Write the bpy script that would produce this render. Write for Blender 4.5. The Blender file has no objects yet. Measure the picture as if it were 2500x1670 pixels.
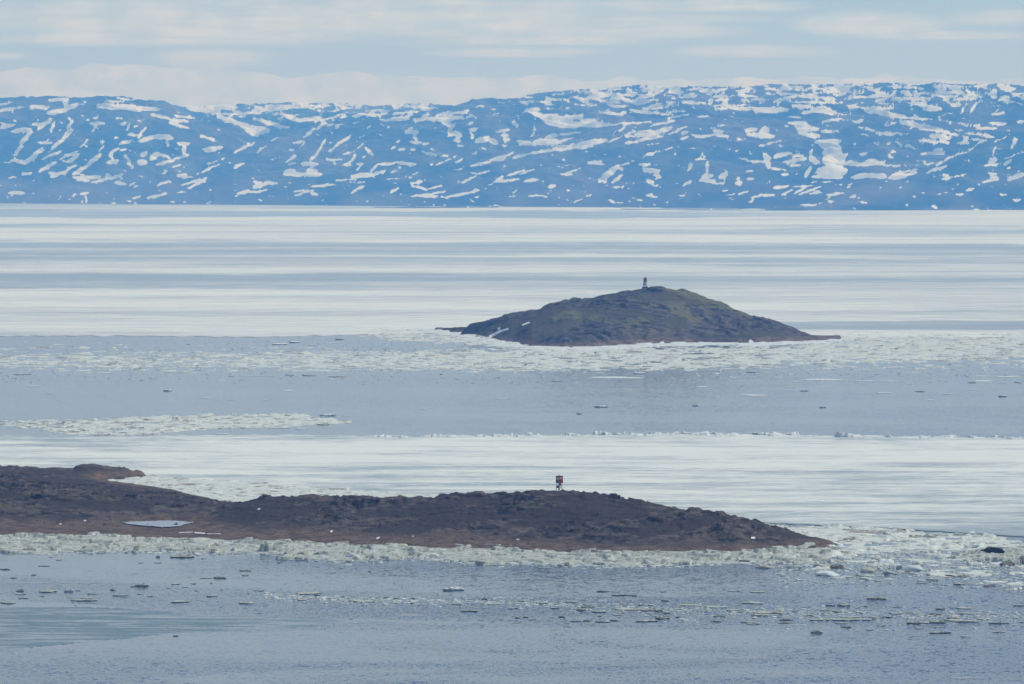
import bpy, bmesh, math, random
import numpy as np

# ------------------------------------------------------------------ camera, sky, sun, exposure
F, HOR, CAMH, UC, VC = 13889.0, 407.0, 100.0, 1250.0, 835.0     # 200 mm lens, eye 100 m above the sea
scene = bpy.context.scene
col = scene.collection
cam = bpy.data.cameras.new('camera')
cam.lens, cam.sensor_width, cam.sensor_fit = 200.0, 36.0, 'HORIZONTAL'
cam.shift_y = -(VC - HOR) / 2500.0
cam.clip_start, cam.clip_end = 5.0, 120000.0
cam_ob = bpy.data.objects.new('camera', cam)
cam_ob.location = (0, 0, CAMH)
cam_ob.rotation_euler = (math.pi / 2, 0, 0)
col.objects.link(cam_ob)
scene.camera = cam_ob

SUN_EL, SUN_AZ = math.radians(45), math.radians(60)              # ahead of the camera and to the right
SUN_STRENGTH, SKY_STRENGTH, EXPOSURE = 2.9, 0.10, 0.0
sun = bpy.data.lights.new('sun', 'SUN')
sun.energy, sun.angle, sun.color = SUN_STRENGTH, math.radians(0.53), (1.0, 0.975, 0.90)
sun_ob = bpy.data.objects.new('sun', sun)
sun_ob.rotation_euler = (-(math.pi / 2 - SUN_EL), 0, -SUN_AZ)
sun_ob.location = (0, 0, 900)
col.objects.link(sun_ob)

world = bpy.data.worlds.new('World')
scene.world = world
world.use_nodes = True
W = world.node_tree
W.nodes.clear()


class NT:
    """small helper to write node trees as expressions"""
    def __init__(self, tree):
        self.t = tree

    def node(self, kind, **kw):
        n = self.t.nodes.new(kind)
        for k, v in kw.items():
            setattr(n, k, v)
        return n

    def put(self, sock, v):
        if isinstance(v, bpy.types.NodeSocket):
            self.t.links.new(v, sock)
        elif v is not None:
            if isinstance(v, (tuple, list)) and len(v) == 3 and sock.type == 'RGBA':
                v = (*v, 1.0)
            sock.default_value = v

    def math(self, op, a, b=None, c=None, clamp=False):
        n = self.node('ShaderNodeMath', operation=op, use_clamp=clamp)
        for i, v in enumerate((a, b, c)):
            if v is not None:
                self.put(n.inputs[i], v)
        return n.outputs[0]

    def ramp(self, x, a, b, lo=0.0, hi=1.0, smooth=True):
        n = self.node('ShaderNodeMapRange', interpolation_type='SMOOTHSTEP' if smooth else 'LINEAR')
        for i, v in enumerate((x, a, b, lo, hi)):
            self.put(n.inputs[i], v)
        return n.outputs[0]

    def mix(self, f, a, b, blend='MIX'):
        n = self.node('ShaderNodeMix', data_type='RGBA', blend_type=blend)
        self.put(n.inputs[0], f)
        self.put(n.inputs[6], a)
        self.put(n.inputs[7], b)
        return n.outputs[2]

    def noise(self, vec, scale, detail=4.0, rough=0.5, dist=0.0, out='Fac'):
        n = self.node('ShaderNodeTexNoise')
        self.put(n.inputs['Vector'], vec)
        n.inputs['Scale'].default_value = scale
        n.inputs['Detail'].default_value = detail
        n.inputs['Roughness'].default_value = rough
        n.inputs['Distortion'].default_value = dist
        return n.outputs[out]

    def voronoi(self, vec, scale, feature='F1', out='Distance'):
        n = self.node('ShaderNodeTexVoronoi', feature=feature)
        self.put(n.inputs['Vector'], vec)
        n.inputs['Scale'].default_value = scale
        return n.outputs[out]

    def vec(self, x, y, z=0.0):
        n = self.node('ShaderNodeCombineXYZ')
        for i, v in enumerate((x, y, z)):
            self.put(n.inputs[i], v)
        return n.outputs[0]

    def vmath(self, op, a, b=None, scale=None):
        n = self.node('ShaderNodeVectorMath', operation=op)
        self.put(n.inputs[0], a)
        if b is not None:
            self.put(n.inputs[1], b)
        if scale is not None:
            self.put(n.inputs['Scale'], scale)
        return n.outputs[0]

    def attr(self, name, out='Fac'):
        n = self.node('ShaderNodeAttribute', attribute_name=name)
        return n.outputs[out]


w = NT(W)
sky = w.node('ShaderNodeTexSky', sky_type='NISHITA', sun_disc=False, sun_elevation=SUN_EL, sun_rotation=SUN_AZ,
             altitude=100.0, air_density=1.0, dust_density=0.0, ozone_density=2.0)
gen = w.node('ShaderNodeTexCoord').outputs['Generated']
sp = w.node('ShaderNodeSeparateXYZ')
w.put(sp.inputs[0], gen)
az = w.math('ARCTAN2', sp.outputs[0], sp.outputs[1])
el = w.math('ARCSINE', sp.outputs[2])
ace = w.vec(az, w.math('MULTIPLY', el, 4.0))                      # clouds near the horizon are flat and long
wisp = w.noise(w.vec(w.math('MULTIPLY', az, 30.0), w.math('MULTIPLY', el, 300.0)), 1.0, 6, 0.6)
streak = w.noise(w.vec(w.math('MULTIPLY', az, 55.0), w.math('MULTIPLY', el, 700.0)), 1.0, 6, 0.6, 0.4)
puff = w.noise(w.vec(w.math('MULTIPLY', az, 110.0), w.math('MULTIPLY', el, 190.0)), 1.0, 6, 0.55)


def cloud_lens(u, v, wu, wv, dens):
    """a flat lens-shaped cloud at a direction of the sky"""
    a0, e0 = (u - UC) / F, (HOR - v) / F
    x = w.math('MULTIPLY', w.math('SUBTRACT', az, a0), F / wu)
    y = w.math('MULTIPLY', w.math('SUBTRACT', el, e0), F / wv)
    d = w.math('SQRT', w.math('ADD', w.math('MULTIPLY', x, x), w.math('MULTIPLY', y, y)))
    d = w.math('ADD', d, w.math('MULTIPLY', w.math('SUBTRACT', wisp, 0.5), 0.9))
    edge = w.math('ADD', 0.55, w.math('MULTIPLY', w.ramp(y, -1.0, 0.2), -0.25))   # crisp below, frayed above
    return w.math('MULTIPLY', w.ramp(d, 1.08, edge, 0.0, dens), w.ramp(streak, 0.30, 0.58, 0.55, 1.0))


lenses = [(560, 55, 860, 62, 1), (1150, 45, 560, 72, 1), (620, 8, 900, 40, .8), (1500, 60, 300, 40, .8), (300, 92, 560, 26, .9), (1290, 96, 430, 20, .9),
          (1690, 12, 330, 24, .9), (1640, 76, 240, 20, .8), (1640, 44, 300, 16, .6), (530, 141, 175, 30, 1),
          (1270, 126, 250, 16, .9), (2140, 58, 230, 36, 1), (1830, 126, 260, 18, .8), (2300, 86, 300, 15, .9),
          (2420, 44, 160, 26, .7), (30, 136, 60, 12, .7), (260, 20, 330, 20, .55), (900, 15, 500, 22, .7)]
mask = None
for L in lenses:
    m_ = cloud_lens(*L)
    mask = m_ if mask is None else w.math('MAXIMUM', mask, m_)
# the rest of the sky: the same broken flat cloud all round, thinning upwards
hi = w.ramp(w.math('ADD', w.noise(w.vec(w.math('MULTIPLY', az, 5.0), w.math('MULTIPLY', el, 22.0)), 1.0, 6, 0.55), w.ramp(el, 0.05, 0.45, 0.18, -0.12)), 0.42, 0.60)
hi = w.math('MULTIPLY', hi, w.ramp(el, 0.031, 0.05))
side = w.math('MULTIPLY', w.ramp(w.noise(w.vec(w.math('MULTIPLY', az, 14.0), w.math('MULTIPLY', el, 130.0)), 1.0, 5, 0.55), 0.42, 0.6),
              w.ramp(w.math('ABSOLUTE', az), 0.092, 0.12))
mask = w.math('MAXIMUM', mask, w.math('MAXIMUM', w.math('MULTIPLY', hi, 0.8), w.math('MULTIPLY', side, 0.8)))
# low bank of heaped cloud behind the hills, its top sinking to the right
top = w.math('ADD', (HOR - 196) / F, w.math('MULTIPLY', w.ramp(az, -0.09, 0.035, 1.0, 0.0), 0.0022))
top = w.math('ADD', top, w.math('MULTIPLY', w.math('SUBTRACT', w.noise(w.vec(w.math('MULTIPLY', az, 60.0), w.math('MULTIPLY', el, 60.0)), 1.0, 2, 0.5), 0.5), 0.0050))
heap = w.voronoi(w.vec(w.math('MULTIPLY', az, 150.0), w.math('MULTIPLY', el, 210.0)), 1.0, 'SMOOTH_F1')
heap2 = w.voronoi(w.vec(w.math('MULTIPLY', az, 420.0), w.math('MULTIPLY', el, 520.0)), 1.0, 'SMOOTH_F1')
top = w.math('ADD', top, w.math('ADD', w.math('MULTIPLY', w.math('SUBTRACT', 0.5, heap), 0.0026), w.math('MULTIPLY', w.math('SUBTRACT', 0.5, heap2), 0.0009)))
bank = w.ramp(w.math('SUBTRACT', top, el), -0.00006, 0.00022)
bank = w.math('MULTIPLY', bank, w.math('MULTIPLY', w.ramp(puff, 0.34, 0.58, 0.55, 1.0), w.ramp(heap, 0.2, 0.75, 1.0, 0.75)))
mask = w.math('MAXIMUM', mask, bank)
cloud_col = w.mix(w.ramp(puff, 0.3, 0.7), (5.3, 6.15, 6.6, 1), (6.8, 7.4, 7.4, 1))
clear = w.mix(1.0, sky.outputs[0], (0.50, 0.63, 1.0), 'MULTIPLY')            # cool white balance of the photograph
skycol = w.mix(mask, clear, cloud_col)
bg = w.node('ShaderNodeBackground')
w.put(bg.inputs[0], skycol)
bg.inputs[1].default_value = SKY_STRENGTH
W.links.new(bg.outputs[0], w.node('ShaderNodeOutputWorld').inputs[0])

scene.view_settings.view_transform = 'Standard'
scene.view_settings.look = 'None'
scene.view_settings.exposure = EXPOSURE
scene.view_settings.gamma = 1.0
scene.view_settings.use_curve_mapping = False
scene.render.engine = 'CYCLES'
cy = scene.cycles
cy.use_denoising = True
cy.max_bounces, cy.diffuse_bounces, cy.glossy_bounces, cy.volume_bounces, cy.transmission_bounces = 6, 2, 2, 1, 2
cy.sample_clamp_indirect = 6.0
cy.caustics_reflective = cy.caustics_refractive = False

# ------------------------------------------------------------------ helpers
rng = np.random.default_rng(11)
random.seed(11)
_perm = np.random.default_rng(5).permutation(4096).astype(np.int64)


def hsh(ix, iy, k=0):
    return _perm[(_perm[(ix.astype(np.int64) + 37 * k) & 4095] + iy.astype(np.int64) + 101 * k) & 4095] / 4095.0


def vnoise(x, y, k=0):
    ix, iy = np.floor(x), np.floor(y)
    fx, fy = x - ix, y - iy

    def g(ox, oy):
        a = hsh(ix + ox, iy + oy, k) * 2 * np.pi
        return np.cos(a) * (fx - ox) + np.sin(a) * (fy - oy)
    sx, sy = fx * fx * fx * (fx * (fx * 6 - 15) + 10), fy * fy * fy * (fy * (fy * 6 - 15) + 10)
    a, b = g(0, 0), g(1, 0)
    c, d = g(0, 1), g(1, 1)
    return ((a + (b - a) * sx) * (1 - sy) + (c + (d - c) * sx) * sy) * 1.5


def fbm(x, y, octv=5, gain=0.5, k=0, ridged=False):
    s, amp = np.zeros_like(x), 1.0
    for o in range(octv):
        n = vnoise(x, y, k + o)
        s += amp * ((1 - 2 * np.abs(n)) if ridged else n)
        x, y, amp = x * 2.03 + 3.7, y * 2.03 - 1.3, amp * gain
    return s


def voro(x, y, k=0):
    """distance to the nearest and second nearest cell point, its cell, its offset"""
    ix, iy = np.floor(x), np.floor(y)
    f1, f2 = np.full_like(x, 9.0), np.full_like(x, 9.0)
    cx, cyy, px, py = (np.zeros_like(x) for _ in range(4))
    for ox in (-1, 0, 1):
        for oy in (-1, 0, 1):
            gx, gy = ix + ox, iy + oy
            qx, qy = gx + 0.1 + 0.8 * hsh(gx, gy, k), gy + 0.1 + 0.8 * hsh(gx, gy, k + 7)
            d = np.hypot(x - qx, y - qy)
            near = d < f1
            f2 = np.where(near, f1, np.minimum(f2, d))
            f1 = np.where(near, d, f1)
            cx, cyy = np.where(near, gx, cx), np.where(near, gy, cyy)
            px, py = np.where(near, qx, px), np.where(near, qy, py)
    return f1, f2, cx, cyy, px, py


def sstep(x, a, b):
    t = np.clip((x - a) / (b - a), 0, 1)
    return t * t * (3 - 2 * t)


def sea(u, v, z=0.0):
    """the point of the sea surface (or of the level z) that stands at photo pixel u, v"""
    y = F * (CAMH - z) / (v - HOR)
    return (u - UC) / F * y, y


def link(name, verts, faces, mat, parent=None, attrs=None, smooth=True):
    me = bpy.data.meshes.new(name)
    verts = np.asarray(verts, dtype=np.float32)
    if isinstance(faces, np.ndarray):
        n, k = faces.shape
        me.vertices.add(len(verts))
        me.vertices.foreach_set('co', verts.ravel())
        me.loops.add(n * k)
        me.loops.foreach_set('vertex_index', faces.astype(np.int32).ravel())
        me.polygons.add(n)
        me.polygons.foreach_set('loop_start', np.arange(0, n * k, k, dtype=np.int32))
        me.polygons.foreach_set('loop_total', np.full(n, k, dtype=np.int32))
        me.update(calc_edges=True)
    else:
        me.from_pydata(verts.tolist(), [], faces)
    for an, av in (attrs or {}).items():
        a = me.attributes.new(an, 'FLOAT', 'POINT')
        a.data.foreach_set('value', np.asarray(av, dtype=np.float32).ravel())
    me.polygons.foreach_set('use_smooth', np.full(len(me.polygons), smooth, dtype=bool))
    me.materials.append(mat)
    o = bpy.data.objects.new(name, me)
    col.objects.link(o)
    o.parent = parent
    return o


def grid_faces(nr, nc, keep=None):
    i = np.arange(nr * nc).reshape(nr, nc)
    f = np.stack([i[:-1, :-1], i[:-1, 1:], i[1:, 1:], i[1:, :-1]], -1).reshape(-1, 4)
    if keep is not None:
        f = f[keep[:-1, :-1].ravel() | keep[:-1, 1:].ravel() | keep[1:, 1:].ravel() | keep[1:, :-1].ravel()]
    return f


def compact(verts, faces, attrs):
    used = np.unique(faces)
    m = np.full(len(verts), -1)
    m[used] = np.arange(len(used))
    return verts[used], m[faces], {k: np.asarray(v).ravel()[used] for k, v in attrs.items()}


def tag(o, label=None, cat=None, group=None, kind=None):
    for k, v in (('label', label), ('category', cat), ('group', group), ('kind', kind)):
        if v:
            o[k] = v
    return o


def empty(name, loc, rz=0.0):
    o = bpy.data.objects.new(name, None)
    col.objects.link(o)
    o.location, o.rotation_euler = loc, (0, 0, rz)
    return o


# ------------------------------------------------------------------ materials
def new_mat(name):
    m = bpy.data.materials.new(name)
    m.use_nodes = True
    m.node_tree.nodes.clear()
    t = NT(m.node_tree)
    out = t.node('ShaderNodeOutputMaterial')
    return m, t, out


def bsdf(t, colour, rough=0.8, spec=0.0, normal=None, metal=0.0, ior=None):
    b = t.node('ShaderNodeBsdfPrincipled')
    t.put(b.inputs['Base Color'], colour)
    t.put(b.inputs['Roughness'], rough)
    t.put(b.inputs['Specular IOR Level'], spec)
    t.put(b.inputs['Metallic'], metal)
    if ior:
        b.inputs['IOR'].default_value = ior
    if normal is not None:
        t.put(b.inputs['Normal'], normal)
    return b.outputs[0]


def pos(t):
    return t.node('ShaderNodeNewGeometry').outputs['Position']


def ripple_normal(t, p, strength, scale):
    """wind ripples as slopes, so that they hold at any distance"""
    a = t.vmath('SUBTRACT', t.noise(t.vmath('MULTIPLY', p, (1.0, 0.55, 1.0)), scale, 3, 0.6, out='Color'), (0.5, 0.5, 0.5))
    b = t.vmath('SUBTRACT', t.noise(p, scale * 0.17, 3, 0.55, out='Color'), (0.5, 0.5, 0.5))
    d = t.vmath('SUBTRACT', t.noise(t.vmath('MULTIPLY', p, (1.0, 0.35, 1.0)), scale * 0.45, 2, 0.5, out='Color'), (0.5, 0.5, 0.5))
    s = t.vmath('ADD', t.vmath('ADD', a, t.vmath('SCALE', d, scale=0.35)), t.vmath('SCALE', b, scale=0.35))
    s = t.vmath('MULTIPLY', t.vmath('SCALE', s, scale=strength), (1.0, 1.0, 0.0))
    return t.vmath('NORMALIZE', t.vmath('ADD', s, (0, 0, 1)))


def water_bsdf(t, p, scale=1.4, calm=True, strength=0.70, colour=(0.012, 0.056, 0.115)):
    k = strength
    if calm:                                                       # slicks where the wind does not reach
        n = t.noise(t.vmath('MULTIPLY', p, (0.5, 1.0, 1.0)), 0.012, 4, 0.55, 0.6)
        k = t.ramp(n, 0.40, 0.60, strength * 0.25, strength)
        sy = t.node('ShaderNodeSeparateXYZ')
        t.put(sy.inputs[0], p)
        k = t.math('MULTIPLY', k, t.ramp(sy.outputs[1], 1300.0, 2300.0, 1.0, 0.25, False))
        k = t.math('MULTIPLY', k, t.ramp(sy.outputs[0], -150.0, 150.0, 0.55, 1.45, False))   # the wind drops in the lee of the ice
    return bsdf(t, colour, 0.13, 0.5, ripple_normal(t, p, k, scale), ior=1.333)


def mat_water():
    m, t, out = new_mat('water')
    t.t.links.new(water_bsdf(t, pos(t)), out.inputs[0])
    return m


def mat_ice_sheet(name, s1, s2, white, grey, lo, hi, stretch=3.0):
    """snow-covered ice broken by melt water; attribute wet says how much water lies there"""
    m, t, out = new_mat(name)
    p = pos(t)
    q = t.vmath('MULTIPLY', p, (1.0 / stretch, 1.0, 1.0))
    n = t.math('ADD', t.math('MULTIPLY', t.noise(q, s1, 6, 0.6, 0.4), 0.5), t.math('MULTIPLY', t.noise(t.vmath('MULTIPLY', p, (1.6 / stretch, 1.0, 1.0)), s2, 6, 0.7), 0.5))
    f = t.ramp(t.math('ADD', t.attr('wet'), t.math('MULTIPLY', t.math('SUBTRACT', n, 0.5), 3.6)), lo, hi)
    tone = t.noise(p, s2 * 0.6, 4, 0.6)
    snow = bsdf(t, t.mix(tone, white, tuple(c * 0.9 for c in white)), 0.9, 0.0)
    wet = t.node('ShaderNodeMixShader')
    t.put(wet.inputs[0], 0.55)
    t.put(wet.inputs[1], water_bsdf(t, p, 0.8, False, 0.5, (0.05, 0.09, 0.11)))
    t.put(wet.inputs[2], bsdf(t, grey, 0.8, 0.0))
    mx = t.node('ShaderNodeMixShader')
    t.put(mx.inputs[0], f)
    t.put(mx.inputs[1], snow)
    t.put(mx.inputs[2], wet.outputs[0])
    t.t.links.new(mx.outputs[0], out.inputs[0])
    return m


def mat_thin_ice():
    """skim ice: dark teal plates with open water in long streaks between them"""
    m, t, out = new_mat('thin_teal_ice')
    p = pos(t)
    q = t.vmath('MULTIPLY', p, (0.13, 1.0, 1.0))
    n = t.math('ADD', t.math('MULTIPLY', t.noise(q, 0.22, 5, 0.6), 0.5), t.math('MULTIPLY', t.noise(q, 1.0, 4, 0.6), 0.5))
    f = t.ramp(t.math('ADD', t.attr('wet'), t.math('MULTIPLY', t.math('SUBTRACT', n, 0.5), 5.0)), 0.2, 0.6)
    plate = t.node('ShaderNodeMixShader')
    t.put(plate.inputs[0], 0.62)
    t.put(plate.inputs[1], water_bsdf(t, p, 1.4, False, 0.5))
    t.put(plate.inputs[2], bsdf(t, t.mix(t.noise(p, 0.5, 4), (0.06, 0.14, 0.165), (0.10, 0.19, 0.215)), 0.5, 0.1))
    mx = t.node('ShaderNodeMixShader')
    t.put(mx.inputs[0], f)
    t.put(mx.inputs[1], water_bsdf(t, p, 1.4, True, 0.35))
    t.put(mx.inputs[2], plate.outputs[0])
    t.t.links.new(mx.outputs[0], out.inputs[0])
    return m


def mat_ice(name, c1, c2, silt, amount, scale=1.0, attr=None):
    """weathered ice: pale, with patches of silt"""
    m, t, out = new_mat(name)
    p = pos(t)
    n1, n2 = t.noise(p, 0.45 * scale, 5, 0.6), t.noise(p, 1.6 * scale, 5, 0.65)
    c = t.mix(t.ramp(n1, 0.3, 0.7), c1, c2)
    d = t.math('ADD', t.math('MULTIPLY', n2, 0.6), t.math('MULTIPLY', n1, 0.4))
    if attr:
        d = t.math('ADD', d, t.math('MULTIPLY', t.attr(attr), 0.5))
    c = t.mix(t.ramp(d, 1.0 - amount - 0.06, 1.0 - amount + 0.1), c, silt)
    bmp = t.node('ShaderNodeBump')
    bmp.inputs['Strength'].default_value = 0.6
    bmp.inputs['Distance'].default_value = 0.15
    t.put(bmp.inputs['Height'], n2)
    t.t.links.new(bsdf(t, c, 0.75, 0.12, bmp.outputs[0]), out.inputs[0])
    return m


def mat_plain(name, c, rough=0.6, spec=0.3, metal=0.0):
    m, t, out = new_mat(name)
    p = t.node('ShaderNodeTexCoord').outputs['Object']
    n = t.noise(p, 3.0, 5, 0.6)
    t.t.links.new(bsdf(t, t.mix(t.ramp(n, 0.35, 0.75), c, tuple(x * 0.7 for x in c)), rough, spec, metal=metal), out.inputs[0])
    return m


def mat_island(name, rock1, rock2, grass, brown, scale, turf):
    """bare rock; attributes: grass, beach (brown gravel), snow"""
    m, t, out = new_mat(name)
    p = pos(t)
    q = t.vmath('MULTIPLY', p, (0.5, 0.4, 1.6))
    n1, n2, n3 = t.noise(q, 0.09 * scale, 5, 0.6), t.noise(q, 0.6 * scale, 5, 0.65), t.noise(p, 2.2 * scale, 4, 0.6)
    c = t.mix(t.ramp(t.math('ADD', t.math('MULTIPLY', n2, 0.7), t.math('MULTIPLY', n1, 0.3)), 0.38, 0.62), rock1, rock2)
    c = t.mix(t.math('MULTIPLY', t.ramp(n3, 0.55, 0.70), 0.7), c, tuple(min(1, x * 2.0) for x in rock2))
    soil = t.mix(t.ramp(n3, 0.35, 0.7), turf, tuple(x * 0.55 for x in turf))
    c = t.mix(t.ramp(t.math('ADD', t.attr('crag'), t.math('MULTIPLY', t.math('SUBTRACT', n2, 0.5), 1.2)), 0.25, 0.6), soil, c)
    b = t.ramp(t.math('ADD', t.attr('beach'), t.math('MULTIPLY', t.math('SUBTRACT', n1, 0.5), 1.6)), 0.35, 0.8)
    c = t.mix(b, c, t.mix(t.ramp(t.math('ADD', t.math('MULTIPLY', n3, 0.5), t.math('MULTIPLY', n2, 0.5)), 0.42, 0.6), brown, tuple(x * 0.3 for x in brown)))
    g = t.ramp(t.math('ADD', t.attr('grass'), t.math('MULTIPLY', t.math('SUBTRACT', t.math('ADD', t.math('MULTIPLY', n2, 0.5), t.math('MULTIPLY', n1, 0.5)), 0.5), 2.4)), 0.4, 0.75)
    c = t.mix(t.math('MULTIPLY', g, 0.85), c, t.mix(n3, grass, tuple(x * 0.55 for x in grass)))
    s = t.ramp(t.math('ADD', t.attr('snow'), t.math('MULTIPLY', t.math('SUBTRACT', n3, 0.5), 0.5)), 0.5, 0.6)
    c = t.mix(s, c, (0.8, 0.82, 0.84))
    bmp = t.node('ShaderNodeBump')
    bmp.inputs['Strength'].default_value = 0.8
    bmp.inputs['Distance'].default_value = 0.5 / scale
    t.put(bmp.inputs['Height'], t.math('ADD', n3, n2))
    t.t.links.new(bsdf(t, c, 0.9, 0.1, bmp.outputs[0]), out.inputs[0])
    return m


def mat_hills():
    m, t, out = new_mat('tundra_and_snow')
    p = pos(t)
    q = t.vmath('MULTIPLY', p, (1.0, 0.35, 2.0))
    n1, n2, n3 = t.noise(q, 0.006, 5, 0.55), t.noise(q, 0.10, 5, 0.75), t.noise(p, 0.0016, 3, 0.5)
    c = t.mix(t.ramp(n1, 0.44, 0.66), (0.012, 0.020, 0.024), (0.12, 0.11, 0.10))
    c = t.mix(t.math('MULTIPLY', t.ramp(n3, 0.4, 0.65), 0.7), c, (0.15, 0.115, 0.115))
    s = t.ramp(t.math('ADD', t.attr('snow'), t.math('MULTIPLY', t.math('SUBTRACT', n2, 0.5), 1.1)), -0.03, 0.03)
    c = t.mix(s, c, t.mix(n1, (0.80, 0.82, 0.82), (0.72, 0.75, 0.77)))
    t.t.links.new(bsdf(t, c, 0.95, 0.0), out.inputs[0])
    return m


M = {
    'water': mat_water(),
    'far_ice': mat_ice_sheet('far_sea_ice', 0.004, 0.045, (0.74, 0.78, 0.74), (0.34, 0.41, 0.45), -0.15, 1.15, 3.5),
    'near_ice': mat_ice_sheet('streaked_sea_ice', 0.04, 0.26, (0.72, 0.77, 0.73), (0.35, 0.42, 0.45), 0.0, 0.85, 4.0),
    'thin_ice': mat_thin_ice(),
    'ice': mat_ice('weathered_ice', (0.53, 0.57, 0.51), (0.27, 0.32, 0.29), (0.26, 0.21, 0.15), 0.42),
    'ice_clean': mat_ice('clean_ice', (0.68, 0.72, 0.70), (0.54, 0.62, 0.65), (0.5, 0.47, 0.38), 0.25),
    'ice_silty': mat_ice('silty_ice', (0.50, 0.51, 0.43), (0.38, 0.39, 0.33), (0.20, 0.16, 0.11), 0.46),
    'ice_dark': mat_ice('mud_covered_ice', (0.25, 0.25, 0.21), (0.12, 0.12, 0.10), (0.05, 0.045, 0.04), 0.5),
    'brash': mat_ice('brash_ice', (0.67, 0.71, 0.65), (0.45, 0.52, 0.49), (0.20, 0.17, 0.135), 0.28, 0.6, 'dirt'),
    'near_rock': mat_island('near_island_rock', (0.016, 0.015, 0.014), (0.135, 0.112, 0.090), (0.13, 0.115, 0.045), (0.19, 0.14, 0.096), 1.0, (0.068, 0.057, 0.045)),
    'far_rock': mat_island('far_island_rock', (0.016, 0.018, 0.018), (0.135, 0.12, 0.092), (0.20, 0.20, 0.075), (0.22, 0.17, 0.125), 0.6, (0.105, 0.096, 0.058)),
    'boulder': mat_plain('boulder_rock', (0.10, 0.088, 0.08), 0.9, 0.1),
    'ice_skin': mat_plain('thin_ice_skin', (0.36, 0.41, 0.45), 0.6, 0.1),
    'hills': mat_hills(),
    'red': mat_plain('red_paint', (0.40, 0.03, 0.032)),
    'black': mat_plain('near_black', (0.022, 0.026, 0.032)),
    'white': mat_plain('white_paint', (0.85, 0.85, 0.85)),
    'steel': mat_plain('galvanised_steel', (0.34, 0.36, 0.38), 0.5, 0.4, 0.3),
    'dark': mat_plain('dark_grey_paint', (0.05, 0.06, 0.06)),
    'concrete': mat_plain('weathered_concrete', (0.20, 0.19, 0.18), 0.9, 0.1),
    'lens': mat_plain('dark_lantern_glass', (0.03, 0.05, 0.05), 0.15, 0.5),
}

# ------------------------------------------------------------------ the setting: sea, hills, islands, sea ice
sea_ob = link('sea', [(-22000, -3000, 0), (22000, -3000, 0), (22000, 26000, 0), (-22000, 26000, 0)],
              np.array([[0, 1, 2, 3]]), M['water'])
tag(sea_ob, 'blue-grey open water with wind ripples between the ice', kind='structure')

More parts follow.
